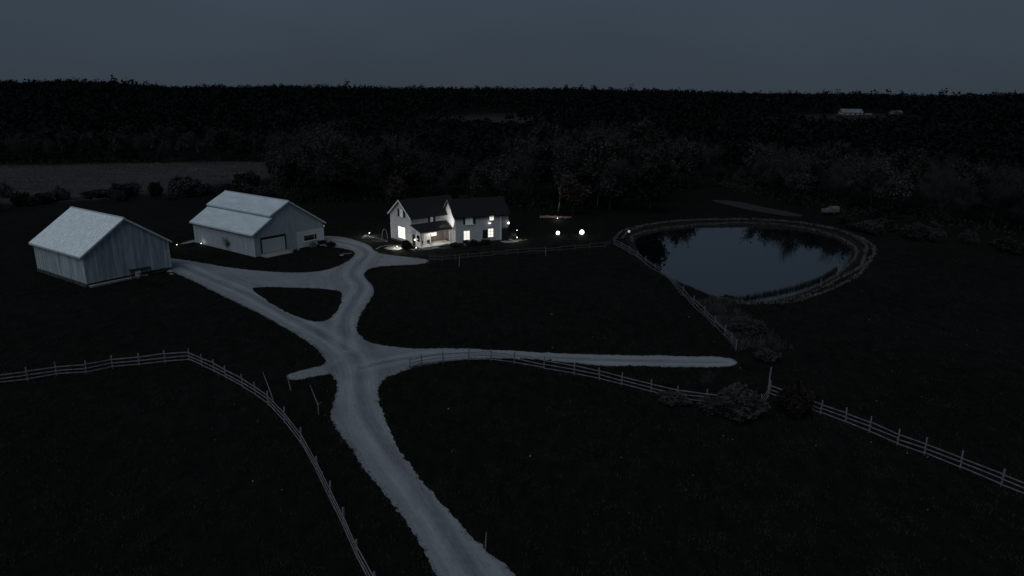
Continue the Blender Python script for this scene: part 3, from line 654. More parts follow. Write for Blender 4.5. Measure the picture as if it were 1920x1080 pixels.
path_light(-55.6, 121.2, 'ground light close to the corner of the stepped-roof barn', 5, .4)

# ------------------------------------------------------------------ fences
POST = MB().prism([(-.055,-.055,-.3),(.055,-.055,-.3),(.055,.055,-.3),(-.055,.055,-.3)], (0,0,1.3)).mesh('post', M['wood'])
RAIL = MB().box(0, 1, -.022, .022, -.048, .048).mesh('rail', M['wood'])
POST_D = MB().prism([(-.055,-.055,-.3),(.055,-.055,-.3),(.055,.055,-.3),(-.055,.055,-.3)], (0,0,1.3)).mesh('post', M['wooddark'])
RAIL_D = MB().box(0, 1, -.022, .022, -.062, .062).mesh('rail', M['wooddark'])
def fence(name, pts, label, ph=1.4, rails=(.24,.62,1.0), seed=0, sag=.03, thick=1.0, missing=0.0, group=None, dark=False):
    r = random.Random(seed)
    o = empty(name, (pts[0][0], pts[0][1], H(*pts[0])), 0, label, 'fence', group); bx_, by_, bz_ = o.location
    P3 = [(x, y, H(x, y)) for x, y in pts]
    for x, y, z in P3:
        link('post', POST_D if dark else POST, o, (x-bx_, y-by_, z-bz_), (r.gauss(0,.03), r.gauss(0,.03), r.uniform(0,1.5)), (thick, thick, ph*r.uniform(.96,1.07)))
    for (a, b) in zip(P3[:-1], P3[1:]):
        for k, hz in enumerate(rails):
            if r.random() < missing: continue
            za, zb = a[2]+hz+r.gauss(0,sag), b[2]+hz+r.gauss(0,sag); dx, dy, dz = b[0]-a[0], b[1]-a[1], zb-za; ln = math.hypot(dx, dy)
            off = .07*thick; nx_, ny_ = dy/ln*off, -dx/ln*off
            L3 = math.hypot(ln, dz)
            link('rail', RAIL_D if dark else RAIL, o, (a[0]-bx_+nx_-dx/ln*.08, a[1]-by_+ny_-dy/ln*.08, za-bz_), (0, -math.atan2(dz, ln), math.atan2(dy, dx)), (L3+.16, thick, thick*r.uniform(.9,1.1)))
    return o
fence('rail_fence', FA, 'three-rail board fence bending round the pasture beside the main driveway', seed=1, thick=.95)
fence('rail_fence', FB, 'three-rail board fence along the lower edge of the side drive', seed=2, ph=1.35, thick=.8)
fence('rail_fence', FC, 'three-rail board fence running off past the reddish bush', seed=3, ph=1.45, thick=.85)
fence('rail_fence', FD, 'low thin rail fence in front of the farmhouse lawn', seed=4, ph=1.15, rails=(.5,.95), sag=.05, thick=.8, dark=True)
fence('rail_fence', FE, 'crooked rail fence between the paddock and the pond', seed=5, ph=1.35, sag=.1, thick=.75)
def stake(name, loc, h, r, tilt, label, mat_='deadwood', cat='post'):
    m = MB().lathe([(r*1.1,-.3),(r,.2*h),(r*.9,.8*h),(r*.6,h)], 7); o = m.build(name, M[mat_]); o.location = (*loc, H(*loc)); o.rotation_euler = tilt; tag(o, label, cat); return o
stake('wooden_post', (-8.4,106.9), 1.9, .07, (0,.02,0), 'tall lone post in the paddock just before the house fence')
stake('wooden_post', (5.7,114.8), 1.5, .06, (0,-.02,0), 'lone post on the paddock grass by the far house fence')
stake('wooden_post', (-20.5,59.4), 1.6, .06, (0,-.14,0), 'leaning pale post at the end of the short gravel spur')
stake('wooden_post', (-1.5,36.3), 1.3, .05, (0,.05,0), 'short marker post on the verge of the main driveway')
stake('wooden_post', (44.5,96.4), 1.2, .06, (0,0,0), 'short post on the pond bank beside the reeds')
def branchy(name, loc, segs, label, cat='branch'):
    m = MB()
    for a, b, ra, rb in segs: m.tube(a, b, ra, rb, 6)
    o = m.build(name, M['deadwood']); o.location = (*loc, H(*loc)); tag(o, label, cat); return o
branchy('dead_branch', (-16.6,54.5), [((0,0,-.1),(.02,0,.9),.055,.05),((.02,0,.9),(-.5,.6,1.7),.05,.035),((-.5,.6,1.7),(-.85,1.0,2.3),.035,.02),((.02,0,.9),(.3,.1,1.15),.03,.012)], 'bent dead sapling standing alone between spur and fence')
branchy('dead_branch', (-21.4,57.2), [((0,0,0),(-.5,.6,.9),.05,.045),((-.5,.6,.9),(-1.1,1.3,1.8),.045,.03),((-1.1,1.3,1.8),(-1.3,1.5,2.2),.03,.014)], 'dead branch leaning on the bend of the board fence')

# ------------------------------------------------------------------ vegetation
def grow(seed, h, spread=.38, levels=4, lean=(0,0), fork=.35, nb=(5,4,4), upw=.35, r0=None):
    r = np.random.default_rng(seed); segs = []
    r0 = r0 or h*.016
    def branch(p, d, ln, rad, lev):
        n = 4 if lev == 0 else 3; q = p
        for k in range(n):
            d2 = d+r.normal(0, .10 if lev == 0 else .2, 3)+np.array([0,0,upw*.18*lev]); d2 /= np.linalg.norm(d2)
            e = q+d2*ln/n; ra = rad*(1-.7*k/n); rb = rad*(1-.7*(k+1)/n)
            segs.append((q, e, ra, rb, lev)); q = e; d = d2
            if lev < levels-1 and (lev > 0 or k >= 1):
                m = nb[min(lev, len(nb)-1)]; m = max(1, int(round(m*r.uniform(.6,1.3)/(1.6 if lev == 0 else 1.8))))
                for _ in range(m):
                    a = r.uniform(0, 2*math.pi); s = np.array([math.cos(a), math.sin(a), upw*r.uniform(.4,1.8)])
                    dd = d*(1-spread*1.4)+s*spread*2.0; dd /= np.linalg.norm(dd)
                    branch(q+d*r.uniform(-.3,0)*ln/n, dd, ln*r.uniform(.38,.62), rb*.62, lev+1)
    d0 = np.array([lean[0], lean[1], 1.0]); d0 /= np.linalg.norm(d0)
    branch(np.zeros(3), d0, h*.92, r0, 0)
    return segs
def segs_mesh(name, segs, material, nside):
    mb = MB()
    for a, b, ra, rb, lev in segs: mb.tube(a, b, max(ra,.012), max(rb,.008), nside)
    return mb.mesh(name, material, True)
def make_kind(seed, h, leaf=None, nleaf=0, lsize=.3, bark='bark', spread=.36, levels=4, nb=(5,4,4), upw=.35, lean=(0,0), cone=False, lowcut=.15):
    segs = grow(seed, h, spread, levels, lean, nb=nb, upw=upw)
    k_ = h/max(max(s[0][2], s[1][2]) for s in segs)/1.04; segs = [(p*k_, q*k_, u*k_, v*k_, l) for p, q, u, v, l in segs]
    tr = [s for s in segs if s[4] <= 1]; tw = [s for s in segs if s[4] > 1]
    tm = segs_mesh('trunk', tr, M[bark], 6)
    r = np.random.default_rng(seed+99)
    # crown: fine twigs as thin three-sided slivers, plus leaves
    V = []
    for a, b, ra, rb, lev in tw:
        d = b-a; u = np.cross(d, r.normal(size=3)); u /= np.linalg.norm(u)+1e-9; w = np.cross(d/np.linalg.norm(d), u)
        ra = max(ra, .02); rb = max(rb, .012)
        V.append([a+u*ra, a-u*ra, b-u*rb, b+u*rb]); V.append([a+w*ra, a-w*ra, b-w*rb, b+w*rb])
        for _ in range(2):
            t = r.uniform(.2, 1); p = a+d*t; e = p+(d/np.linalg.norm(d)+r.normal(0,.7,3))*r.uniform(.5,1.2); V.append([p+u*.014, p-u*.014, e-u*.006, e+u*.006])
    V = np.array(V) if V else np.zeros((0,4,3))
    if nleaf:
        ends = np.array([s[1] for s in tw]+[s[0]*.5+s[1]*.5 for s in tw])
        ends = ends[ends[:,2] > lowcut*h]
        C = ends[r.integers(0, len(ends), nleaf)]+r.normal(0, .42, (nleaf,3))
        if cone: C[:,:2] *= np.clip(1.5-1.35*C[:,2:3]/h, .2, 1)
        Q = rand_quads(C, lsize, r, .2)
        allq = np.concatenate([V, Q])
    else: allq = V
    cm = quads_mesh('crown', allq, M[leaf] if leaf else M['twig'])
    if leaf:
        cm.materials.append(M['twig']); mi = np.zeros(len(allq), np.int32); mi[:len(V)] = 1; cm.polygons.foreach_set('material_index', mi)
    return tm, cm, h
KIND = {
    'bare': [make_kind(11, 15, None, 0, nb=(6,4,4), upw=.5), make_kind(12, 15, None, 0, nb=(6,4,4), spread=.42), make_kind(13, 15, 'leafgrey', 500, .16, nb=(6,4,4))],
    'leafy': [make_kind(21, 14, 'leaf', 3600, .30), make_kind(22, 14, 'leaf', 3600, .32, spread=.42), make_kind(23, 14, 'leaf', 3200, .30, upw=.5)],
    'grey': [make_kind(31, 14, 'leafgrey', 2200, .24, upw=.6), make_kind(32, 14, 'leafgrey', 1900, .24, spread=.42)],
    'rust': [make_kind(41, 9, 'leafbrown', 2400, .22, lowcut=.08)],
    'willow': [make_kind(51, 13, 'leafgrey', 5200, .24, cone=True, lowcut=.03, nb=(8,5,4))],
    'pale': [make_kind(61, 19, 'leafgrey', 500, .18, bark='palebark', lean=(.12,0), nb=(4,3,4), upw=.8)],
}
def tree(name, kind, i, x, y, h, label, group=None, rz=None, cat='tree'):
    tm, cm, h0 = KIND[kind][i % len(KIND[kind])]; s = h/h0
    o = empty(name, (x, y, H(x, y)), random.uniform(0, 6.28) if rz is None else rz, label, cat, group)
    sx_ = s*random.uniform(.9, 1.12)
    link('trunk', tm, o, (0,0,-.1), (0,0,0), (sx_,sx_,s)); link('crown', cm, o, (0,0,-.1), (0,0,0), (sx_,sx_,s)); return o
# singled-out trees
tree('tree', 'rust', 0, 13.6, 155.0, 10, 'small rust-leaved tree behind the low reddish stone wall', rz=.5)
tree('tree', 'willow', 0, 22.3, 158.6, 14, 'dense cone-shaped grey-green tree left of the pond, beside the rust-leaved tree', rz=1.0)
tree('tree', 'pale', 0, 10.6, 159.5, 20, 'tall tree with a pale leaning trunk rising above the rust-leaved tree', rz=0.3)
tree('tree', 'pale', 0, 20.5, 167, 21, 'tall pale-trunked tree standing behind the cone-shaped tree', rz=2.2)
tree('tree', 'rust', 0, -27.5, 160.5, 8.5, 'rust-leaved small tree at the wood edge behind the farmhouse wing', rz=2)
tree('tree', 'leafy', 1, 31.5, 158.5, 14.5, 'broad dark tree standing by itself close to the pond head', rz=1)
# small bare tree by the stepped barn
tree('tree', 'bare', 1, -49.0, 116.2, 2.8, 'small bare tree against the long wall of the stepped-roof barn', rz=1)
tree('sapling', 'bare', 0, 17.8, 57.9, 3.4, 'thin bare sapling growing through the side-drive fence', rz=.3)
# wood edge: individual trees
EDGE = [(-235,246),(-205,253),(-178,257),(-150,262),(-128,266),(-105,271),(-88,262),(-72,215),(-62,186),(-51,172),(-34,174),(-18,170),(-4,166),(6,164),(14,164),(24,168),(33,180),(42,190),(52,204),(60,212),(66,196),(71,178),(78,163),(88,152),(98,141),(108,128),(116,112)]
es = catmull(EDGE, False, 1.0); rt = np.random.default_rng(5); placed = []
def free(x, y, dmin):
    return all((x-a)**2+(y-b)**2 > dmin*dmin for a, b in placed)
nx2 = np.gradient(es, axis=0); nx2 /= np.linalg.norm(nx2, axis=1)[:,None]; back = np.stack([-nx2[:,1], nx2[:,0]], 1)
cnt = 0
LAB = {'leafy': 'dark full-leaved tree in the wood edge', 'grey': 'thin-leaved greyish tree in the wood edge', 'bare': 'leafless grey tree in the wood edge'}
KN = {'leafy': 'dark leafy trees', 'grey': 'greyish trees', 'bare': 'leafless trees'}
def WHERE(q): return 'across the hayfield' if q < -.33 else 'behind the stepped-roof barn' if q < -.2 else 'behind the farmhouse' if q < .03 else 'behind the lawn lamps' if q < .16 else 'at the head of the pond' if q < .34 else 'on the rough ground past the pond'
for row, depth in enumerate((0, 7, 15, 24)):
    i = 0
    while i < len(es):
        p = es[i]+back[i]*(depth+rt.uniform(-2.5,2.5)); x, y = p; i += int(rt.uniform(4.6, 8.2))
        if not free(x, y, 3.6) or cnt >= 260: continue
        q = x/y
        if q < -.30: h = rt.uniform(8, 13)
        elif q < -.20: h = rt.uniform(11, 15.5)+min(depth,10)*.2
        elif q < -.13: h = rt.uniform(15, 20)
        elif q < .03: h = rt.uniform(9.5, 13.5)
        elif q < .16: h = rt.uniform(16.5, 21)
        elif q < .29: h = rt.uniform(12, 16)
        elif q < .335: h = rt.uniform(5, 8)
        else: h = rt.uniform(11, 15.5)
        pr = {'leafy': .42, 'grey': .25, 'bare': .33} if q < .3 else {'leafy': .25, 'grey': .25, 'bare': .5}
        k = rt.choice(list(pr), p=list(pr.values())); placed.append((x, y)); cnt += 1
        tree('tree', k, int(rt.integers(0,3)), x, y, h, LAB[k]+' '+WHERE(q), KN[k]+' '+WHERE(q))
# bushes
def make_bush(seed, leaf, n=900, ls=.12):
    r = np.random.default_rng(seed); mb = MB()
    for k in range(9):
        a = r.uniform(0, 6.28); mb.tube((0,0,0), (math.cos(a)*.45*r.uniform(.4,1), math.sin(a)*.45*r.uniform(.4,1), r.uniform(.5,.95)), .02, .006, 4)
    c = r.normal(size=(n,3)); c /= np.linalg.norm(c,axis=1)[:,None]; c *= r.uniform(.45,1,(n,1))**.5
    lob = 1+.35*np.sin(c[:,0]*5+seed)*np.cos(c[:,1]*4+c[:,2]*3)
    C = np.stack([c[:,0]*.55*lob, c[:,1]*.55*lob, .5+c[:,2]*.48*lob], 1); C = C[C[:,2] > .02]
    return mb.mesh('stems', M['bark']), quads_mesh('foliage', rand_quads(C, ls, r, .2), M[leaf])
BUSH = {'leaf': [make_bush(1,'leaf',2200,.065), make_bush(2,'leaf',2200,.065)], 'leafgrey': [make_bush(3,'leafgrey',2600,.055), make_bush(4,'leafgrey',900,.05)], 'leafred': [make_bush(5,'leafred',1800,.06)], 'twig': [make_bush(6,'twig',1500,.035)], 'flower': [make_bush(7,'flower',260,.06)]}
def bush(x, y, w, h, kind, i, label, group=None, name='bush'):
    sm, fm = BUSH[kind][i % len(BUSH[kind])]; o = empty(name, (x, y, H(x, y)), random.uniform(0,6.28), label, 'bush', group)
    link('stems', sm, o, sc=(w,w,h)); link('foliage', fm, o, sc=(w,w,h)); return o
bush(19.6, 54.6, 3.4, 2.6, 'leafgrey', 0, 'large greyish bush grown through the side-drive fence')
bush(17.6, 55.6, 2.4, 1.3, 'twig', 0, 'low twiggy brush in front of the sapling at the fence')
bush(24.6, 55.0, 2.6, 2.9, 'leafred', 0, 'reddish-brown bush at the meeting of two board fences')
bush(14.6, 57.4, 2.6, .9, 'leafgrey', 1, 'low weedy clump under the side-drive fence')
bush(-18.6, 118.9, 1.5, 1.6, 'leaf', 1, 'dark rounded shrub at the porch end wall between two lamps', name='shrub')
bush(-10.3, 121.6, 1.7, .65, 'leaf', 1, 'low dark shrub at the corner where porch meets house', name='shrub')
bush(-7.0, 122.8, 1.2, 1.0, 'leaf', 0, 'dark shrub under the tall lit window, beside the planter', name='shrub')
bush(-4.9, 124.0, 1.6, .8, 'leaf', 1, 'low shrub below the single big shutter of the house', name='shrub')
bush(-11.8, 121.6, .9, .55, 'flower', 0, 'small clump of pale flowers beside the porch post', name='flower_clump')
bush(-.3, 129.6, 2.0, 1.3, 'leafgrey', 1, 'loose lamplit shrub beside the paved patch past the house', name='shrub')
bush(-32.4, 121.0, 1.4, .8, 'leaf', 0, 'dark low shrub on the verge past the barn window', name='shrub')
bush(27.6, 76.5, 3.6, 1.7, 'twig', 0, 'pale twiggy brush below the pond outlet by the crooked fence')
bush(26.6, 67.8, 2.4, 1.2, 'leafgrey', 1, 'weedy clump at the end of the side drive')
bush(29.9, 92.0, 1.6, .7, 'leaf', 0, 'small dark clump on the pond shore where the reeds begin')
hb = np.random.default_rng(8)
for k in range(26):
    t = k/25; x = -126+t*62+hb.uniform(-5,5); y = 150+t*34+hb.uniform(-4,24)
    bush(x, y, hb.uniform(2.5,6.5), hb.uniform(1.4,4.4), ('leaf','twig','leafgrey')[int(hb.integers(0,3))], k, 'scrubby hedge bush along the hayfield behind the barns', 'hedge bushes behind the barns')
for k in range(22):
    t = k/21; x = 70+t*28+hb.uniform(-4,4); y = 146-t*38+hb.uniform(-4,4)
    bush(x, y, hb.uniform(2,4.5), hb.uniform(1.0,2.6), ('twig','leafgrey','leaf')[int(hb.integers(0,3))], k, 'scrub bush on the rough ground beyond the pond bank', 'scrub bushes beyond the pond')

# far wood: one mass
fr = np.random.default_rng(17)
PX = []; d = 196.0
while d < 2000:
    s = 8.0+d*.0055; n = int(1.82*d/s); a = np.linspace(-.91, .91, n)+fr.uniform(-.5,.5,n)*1.82/n; dd = d+fr.uniform(-.5,.5,n)*s
    PX.append(np.stack([np.sin(a)*dd, np.cos(a)*dd], 1)); d += s
PX = np.concatenate(PX); X, Y = PX[:,0], PX[:,1]; D_ = np.hypot(X, Y)
edge_poly = list(map(tuple, es))+[(300,60),(400,-50),(0,-50),(-400,-50),(-300,262)]
ok = sdist(X, Y, np.array(edge_poly)) > 16
for pl, so_ in FIELDS: ok &= sdist(X, Y, np.array(pl)) > 2
ok &= ~((X > 44) & (X < 64) & (Y < 225))
X, Y, D_ = X[ok], Y[ok], D_[ok]; Q_ = X/Y
hh = fr.uniform(11, 16, len(X))
hh = np.where((Q_ > -.25) & (Q_ < .06) & (D_ < 500), fr.uniform(6,9.5,len(X)), hh)
hh = np.where((Q_ > .3) & (D_ < 560), fr.uniform(8,12.5,len(X)), hh)
hh *= np.where(fr.random(len(X)) < .05, 1.3, 1.0)*(1+.22*np.sin(X*.021+1.7*np.sin(Y*.011))*np.cos(Y*.017+X*.006)+.14*np.sin(X*.05+Y*.037))
Z = hgt(X, Y); allq = []
for lo, hi, nq, qs in ((0,330,120,.62),(330,700,76,.85),(700,2100,40,1.25)):
    m = (D_ >= lo) & (D_ < hi); n = m.sum()
    if not n: continue
    c = fr.normal(size=(n,nq,3)); c[:,:,2] = np.where(c[:,:,2] < -.2, -c[:,:,2], c[:,:,2]); c /= np.linalg.norm(c,axis=2)[:,:,None]
    w = (2.6+fr.random(n)**2*3.6+D_[m]*.0012)[:,None]; hq = hh[m][:,None]
    ph = fr.uniform(0,6.28,(n,3)); lobe = 1+.22*np.sin(c[:,:,0]*4+ph[:,0:1])*np.sin(c[:,:,1]*4+ph[:,1:2])+.16*np.sin(c[:,:,2]*6+ph[:,2:3])+.10*fr.normal(size=(n,nq))
    C = np.stack([X[m][:,None]+c[:,:,0]*w*lobe, Y[m][:,None]+c[:,:,1]*w*lobe, Z[m][:,None]+hq*.45+c[:,:,2]*hq*.52*lobe], 2).reshape(-1,3)
    allq.append(rand_quads(C, qs, fr, .1, nrm=c.reshape(-1,3)))
allq = np.concatenate(allq)
tag(link('distant_wood', quads_mesh('distant_wood', allq, M['farleaf'])), 'dark wooded hills rolling away to the horizon', 'woods', kind='stuff')

# grasses
def blades(XY, hgt_, lean, material, name, per=4, w=.035, label=None, cat=None, z=None, spread=.12):
    r = np.random.default_rng(len(XY)); n = len(XY); zz = hgt(XY[:,0], XY[:,1]) if z is None else np.full(n, z)
    B = np.repeat(np.column_stack([XY, zz]), per, 0); N = len(B); B[:,:2] += r.normal(0, spread, (N,2))
    a = r.uniform(0, 6.28, N); hh_ = np.repeat(np.broadcast_to(hgt_, (n,)), per)*r.uniform(.5,1.25,N)
    s = np.column_stack([np.cos(a), np.sin(a), np.zeros(N)])*w*(1+hh_[:,None])
    tip = B+np.column_stack([r.normal(0,lean,N)*hh_, r.normal(0,lean,N)*hh_, hh_])
    V = np.stack([B-s, B+s, tip], 1)
    return tag(link(name, quads_mesh(name, V, material, 3)), label, cat, kind='stuff')
# undergrowth at the foot of the wood
ub = np.repeat(np.arange(len(es)), 60); ur = np.random.default_rng(4); P_ = es[ub]+back[ub]*(ur.uniform(-2,20,len(ub))[:,None])+ur.normal(0,.8,(len(ub),2))
zt = ur.random(len(ub))**1.6*(1.6+1.3*np.sin(P_[:,0]*.3)*np.cos(P_[:,1]*.23))
tag(link('undergrowth', quads_mesh('undergrowth', rand_quads(np.column_stack([P_, np.abs(zt)+.05]), .26, ur, .2), M['leaf'])), 'dark tangled undergrowth at the foot of the wood edge', 'undergrowth', kind='stuff')
r = np.random.default_rng(77); N = 90000
yy = 28+(150-28)*r.random(N)**1.35; xx = r.uniform(-.95, .95, N)*(yy*.9+10)
cl = np.sin(xx*.7+2*np.sin(yy*.31))*np.cos(yy*.55+np.sin(xx*.4)); keep = r.random(N) < .22+.5*(cl > .1)
xx, yy = xx[keep], yy[keep]
FOOT = [[(-59.6,93.5),(-52.6,103.6),(-65.2,112.2),(-72.1,102.1)], [(-42.7,112.2),(-34.3,123.4),(-49.1,134.6),(-57.6,123.4)], [(-10.3,123.1),(-.8,127.3),(-3.5,133.4),(-13,129.1)], [(-18.1,122.3),(-16,119.8),(-10.5,124.5),(-11.5,128),(-17.5,133),(-22.7,127.8)]]
ok = (sdist(xx, yy, ROAD_S) > .1) | (sdist(xx, yy, ISL_S) < -.1)
for f_ in FOOT: ok &= sdist(xx, yy, np.array(f_)) > .25
ok &= sdist(xx, yy, POND_S) > .8
blades(np.column_stack([xx[ok], yy[ok]]), .16, .5, M['tuft'], 'pasture_grass', 4, .03, 'short dark pasture grass around the driveways', 'grass', spread=.2)
edge = np.concatenate([ROAD_S, ISL_S]); e2 = np.repeat(edge, 5, 0)+r.normal(0, .22, (len(edge)*5,2)); _sd = np.where(sdist(e2[:,0],e2[:,1],ISL_S) < 0, 1, sdist(e2[:,0],e2[:,1],ROAD_S)); e2 = e2[_sd > -.06]
e2 = e2[~((e2[:,0] < -52) & (e2[:,1] > 103))]
blades(e2, .14, .5, M['tuft'], 'verge_grass', 4, .03, 'dark grass fringe along the gravel edges', 'grass', spread=.12)
ff = np.concatenate([np.array(p)[i]+(np.array(p)[i+1]-np.array(p)[i])*t for p in (FA, FB, FC, FE, FD) for i in range(len(p)-1) for t in np.linspace(0,1,26)[:,None]]).reshape(-1,2)
blades(ff+r.normal(0,.18,ff.shape), .3, .4, M['tuft'], 'fence_line_grass', 4, .03, 'longer dark grass along the fence lines', 'grass')
def ring(off, dens, jit):
    P = np.array(POND_S); out = []
    for i in range(len(P)):
        a = P[i]+POND_OUT[i]*off; b = P[(i+1) % len(P)]+POND_OUT[(i+1) % len(P)]*off; k = max(1, int(np.linalg.norm(b-a)*dens))
        t = np.linspace(0,1,k,endpoint=False)[:,None]; out.append(a+(b-a)*t)
    o_ = np.concatenate(out); a_ = np.arctan2(o_[:,1]-118, o_[:,0]-42)
    o_ = o_+(o_-np.array([42,118]))/np.linalg.norm(o_-np.array([42,118]),axis=1)[:,None]*(.22*np.sin(a_*5+off*2)+.07*np.sin(a_*23+off))[:,None]
    k_ = r.random(len(o_)) < .7+.3*np.sin(a_*31+off*5)*np.sin(a_*13+1); o_ = o_[k_]
    return o_+r.normal(0, jit, o_.shape)*(1+.8*np.sin(a_[k_]*17))[:,None]
def notleft(P): return P[(P[:,0] > 27) | (P[:,1] > 128)]
blades(notleft(np.concatenate([ring(.75, 14, .06), ring(2.5, 9, .10), ring(3.5, 10, .09)])), .3, .5, M['reed'], 'pond_bank_grass', 4, .03, 'dry pale grass in rings along the pond bank', 'grass')
ow = r.uniform(0,1,(900,2)); blades(np.column_stack([24.6+ow[:,0]*6.2*(1-.3*ow[:,1]), 71+ow[:,1]*18]), .5, .4, M['deadgrass'], 'tall_dry_grass', 5, .03, 'tall dry grass below the pond by the crooked fence', 'grass', spread=.25)
rd = catmull(REEDS, False, .08); blades(rd+r.normal(0,.12,rd.shape), .7, .18, M['leaf'], 'reed_belt', 6, .02, 'dark reeds standing in the shallow water along the bank', 'reeds', z=WATER_Z-.1)
hy = np.column_stack([r.uniform(-190,-75,9000), r.uniform(150,268,9000)]); hy = hy[sdist(hy[:,0], hy[:,1], np.array(FIELDS[0][0])) < 2]
blades(hy, .3, .5, M['drygrass'], 'hay_stubble', 3, .07, 'pale cut stubble on the hayfield behind the barns', 'stubble', spread=.4)
dl = r.random((1500,2)); dl = np.column_stack([-28.2+dl[:,0]*5.0, 130.4-dl[:,0]*4.4+(dl[:,1]-.75)*3.4*(1.2-dl[:,0])])  # paler blades put the lawn lamp's light pool into the grass colour
blades(dl, .1, .8, M['drygrass'], 'lamp_pool_grass', 4, .05, 'lawn coloured paler as a pool of lamplight beside the edging stones', 'grass', spread=.15)
fl = r.random((900,2)); fl = np.column_stack([-17.5+fl[:,0]*7, 117.2+fl[:,0]*3.2+fl[:,1]*1.4])  # strip of paler blades before the porch
blades(fl, .08, .8, M['drygrass'], 'pale_lawn', 3, .04, 'short pale lawn in front of the lit porch', 'grass', spread=.15)
# fallen leaves and pale litter
n = 230; ly = 40+(128-40)*r.random(n)**1.2; lx = r.uniform(-.55,.72,n)*ly
ok = (sdist(lx, ly, POND_S) > 1) & (sdist(lx, ly, ROAD_S) > .4)
for f_ in FOOT: ok &= sdist(lx, ly, np.array(f_)) > 1
lc = np.column_stack([lx[ok], ly[ok], np.full(ok.sum(), .17)])
tag(link('pale_litter', quads_mesh('pale_litter', rand_quads(lc, .055, r, 0), M['flower'])), 'scattered pale leaves and seed heads on the pasture', 'leaves', kind='stuff')

# ------------------------------------------------------------------ small things in the yard
def rock_mesh(seed, material):
    r_ = np.random.default_rng(seed); mb = MB(); prof = []
    n = 8; pts = []
    for k, (rr, z) in enumerate(((.5,-.1),(.62,.15),(.5,.42),(.2,.55))):
        for i in range(n): t = 6.283*i/n; q = rr*r_.uniform(.8,1.2); pts.append((q*math.cos(t), q*math.sin(t), z+r_.uniform(-.05,.05)))
    fs = [(k*n+i, k*n+(i+1)%n, (k+1)*n+(i+1)%n, (k+1)*n+i) for k in range(3) for i in range(n)]+[tuple(range(3*n,4*n))]
    return mb.poly(pts, fs).mesh('rock', material)
ROCKS = [rock_mesh(i, M['rock']) for i in range(3)]; RROCK = [rock_mesh(i+5, M['redstone']) for i in range(3)]
def rock(x, y, s, label, group=None, i=0): return tag(link('rock', ROCKS[i % 3], None, (x, y, H(x,y)), (0,0,i*1.3), (s,s*.8,s*.6)), label, 'rock', group)
rock(-28.8, 114.0, .55, 'pale rock on the barn island verge at the drive bend')
rock(-52.1, 102.3, .8, 'pale rock at the board barn corner by the driveway')
rock(-51.3, 100.9, .45, 'small pale rock on the verge just below the board barn corner')
for k, (x, y) in enumerate([(-38.2,117.4),(-37.3,118.0),(-38.9,116.7)]): rock(x, y, .5, 'flat pale stone beside the overhead door apron', 'stones by the barn apron', k)
pk = MB().box(-.9,.9,-.12,.12,.02,.1).build('plank', M['wood'], None, loc=(-28.2,115.2,0), rot=(0,0,.5)); tag(pk, 'weathered plank lying on the barn island grass', 'plank')
# barrel by the board barn
o = empty('barrel', (-54.9, 98.4, 0), 0, 'open wooden barrel standing against the board barn gable', 'barrel')
MB().lathe([(.36,0),(.42,.3),(.44,.55),(.42,.8),(.38,1.05),(.34,1.05),(.36,.9)], 14).build('barrel_body', M['concrete'], o, True)
for z in (.2,.85): MB().lathe([(.425,z),(.435,z+.02),(.435,z+.06),(.425,z+.08)], 14).build('hoop', M['metal'], o)
o = empty('wooden_lean_to', (-55.9, 99.0, 0), .967, 'low dark lean-to cover beside the barrel on the barn gable', 'cover')
MB().prism([(-.8,-.9,1.25),(2.2,-.9,1.15),(2.2,-.9,1.22),(-.8,-.9,1.32)], (0,.85,0)).build('cover_board', M['shutter'], o)
for x in (-.7, 2.05): MB().box(x, x+.09, -.86, -.77, 0, 1.2).build('leg', M['shutter'], o)
# things below the barn window
tb = math.radians(53.15)
def b2(x, y): return (-42.7+x*math.cos(tb)-y*math.sin(tb), 112.2+x*math.sin(tb)+y*math.cos(tb))
x, y = b2(10.9, -1.0)
o = empty('crate', (x, y, 0), tb, 'pale open crate under the dark barn window', 'crate')
m = MB()
for k in range(3): m.box(-.45,.45,-.36,-.33,.05+k*.25,.25+k*.25); m.box(-.45,.45,.33,.36,.05+k*.25,.25+k*.25); m.box(-.48,-.45,-.36,.36,.05+k*.25,.25+k*.25); m.box(.45,.48,-.36,.36,.05+k*.25,.25+k*.25)
m.build('slats', M['canvas'], o); MB().box(-.44,.44,-.32,.32,.03,.06).build('crate_floor', M['canvas'], o)
x, y = b2(12.6, -1.3)
o = empty('garden_cart', (x, y, 0), tb, 'dark garden cart with a pale lower rail beside the crate', 'cart')
MB().poly([(-.55,-.35,.35),(.55,-.35,.35),(.55,.35,.35),(-.55,.35,.35),(-.7,-.45,.9),(.7,-.45,.9),(.7,.45,.9),(-.7,.45,.9)], [(0,3,2,1),(0,1,5,4),(1,2,6,5),(2,3,7,6),(3,0,4,7)]).build('tub', M['metal'], o)
MB().box(-.7,.7,-.47,-.42,.2,.28).build('rail', M['white'], o)
for sx_ in (-.4,.4):
    for sy_ in (-.42,.42): MB().tube((sx_,sy_-.04,.2),(sx_,sy_+.04,.2),.2,.2,12).build('wheel', M['shutter'], o)
MB().tube((.7,0,.5),(1.3,0,.9),.02,.02,6).build('handle', M['metal'], o)
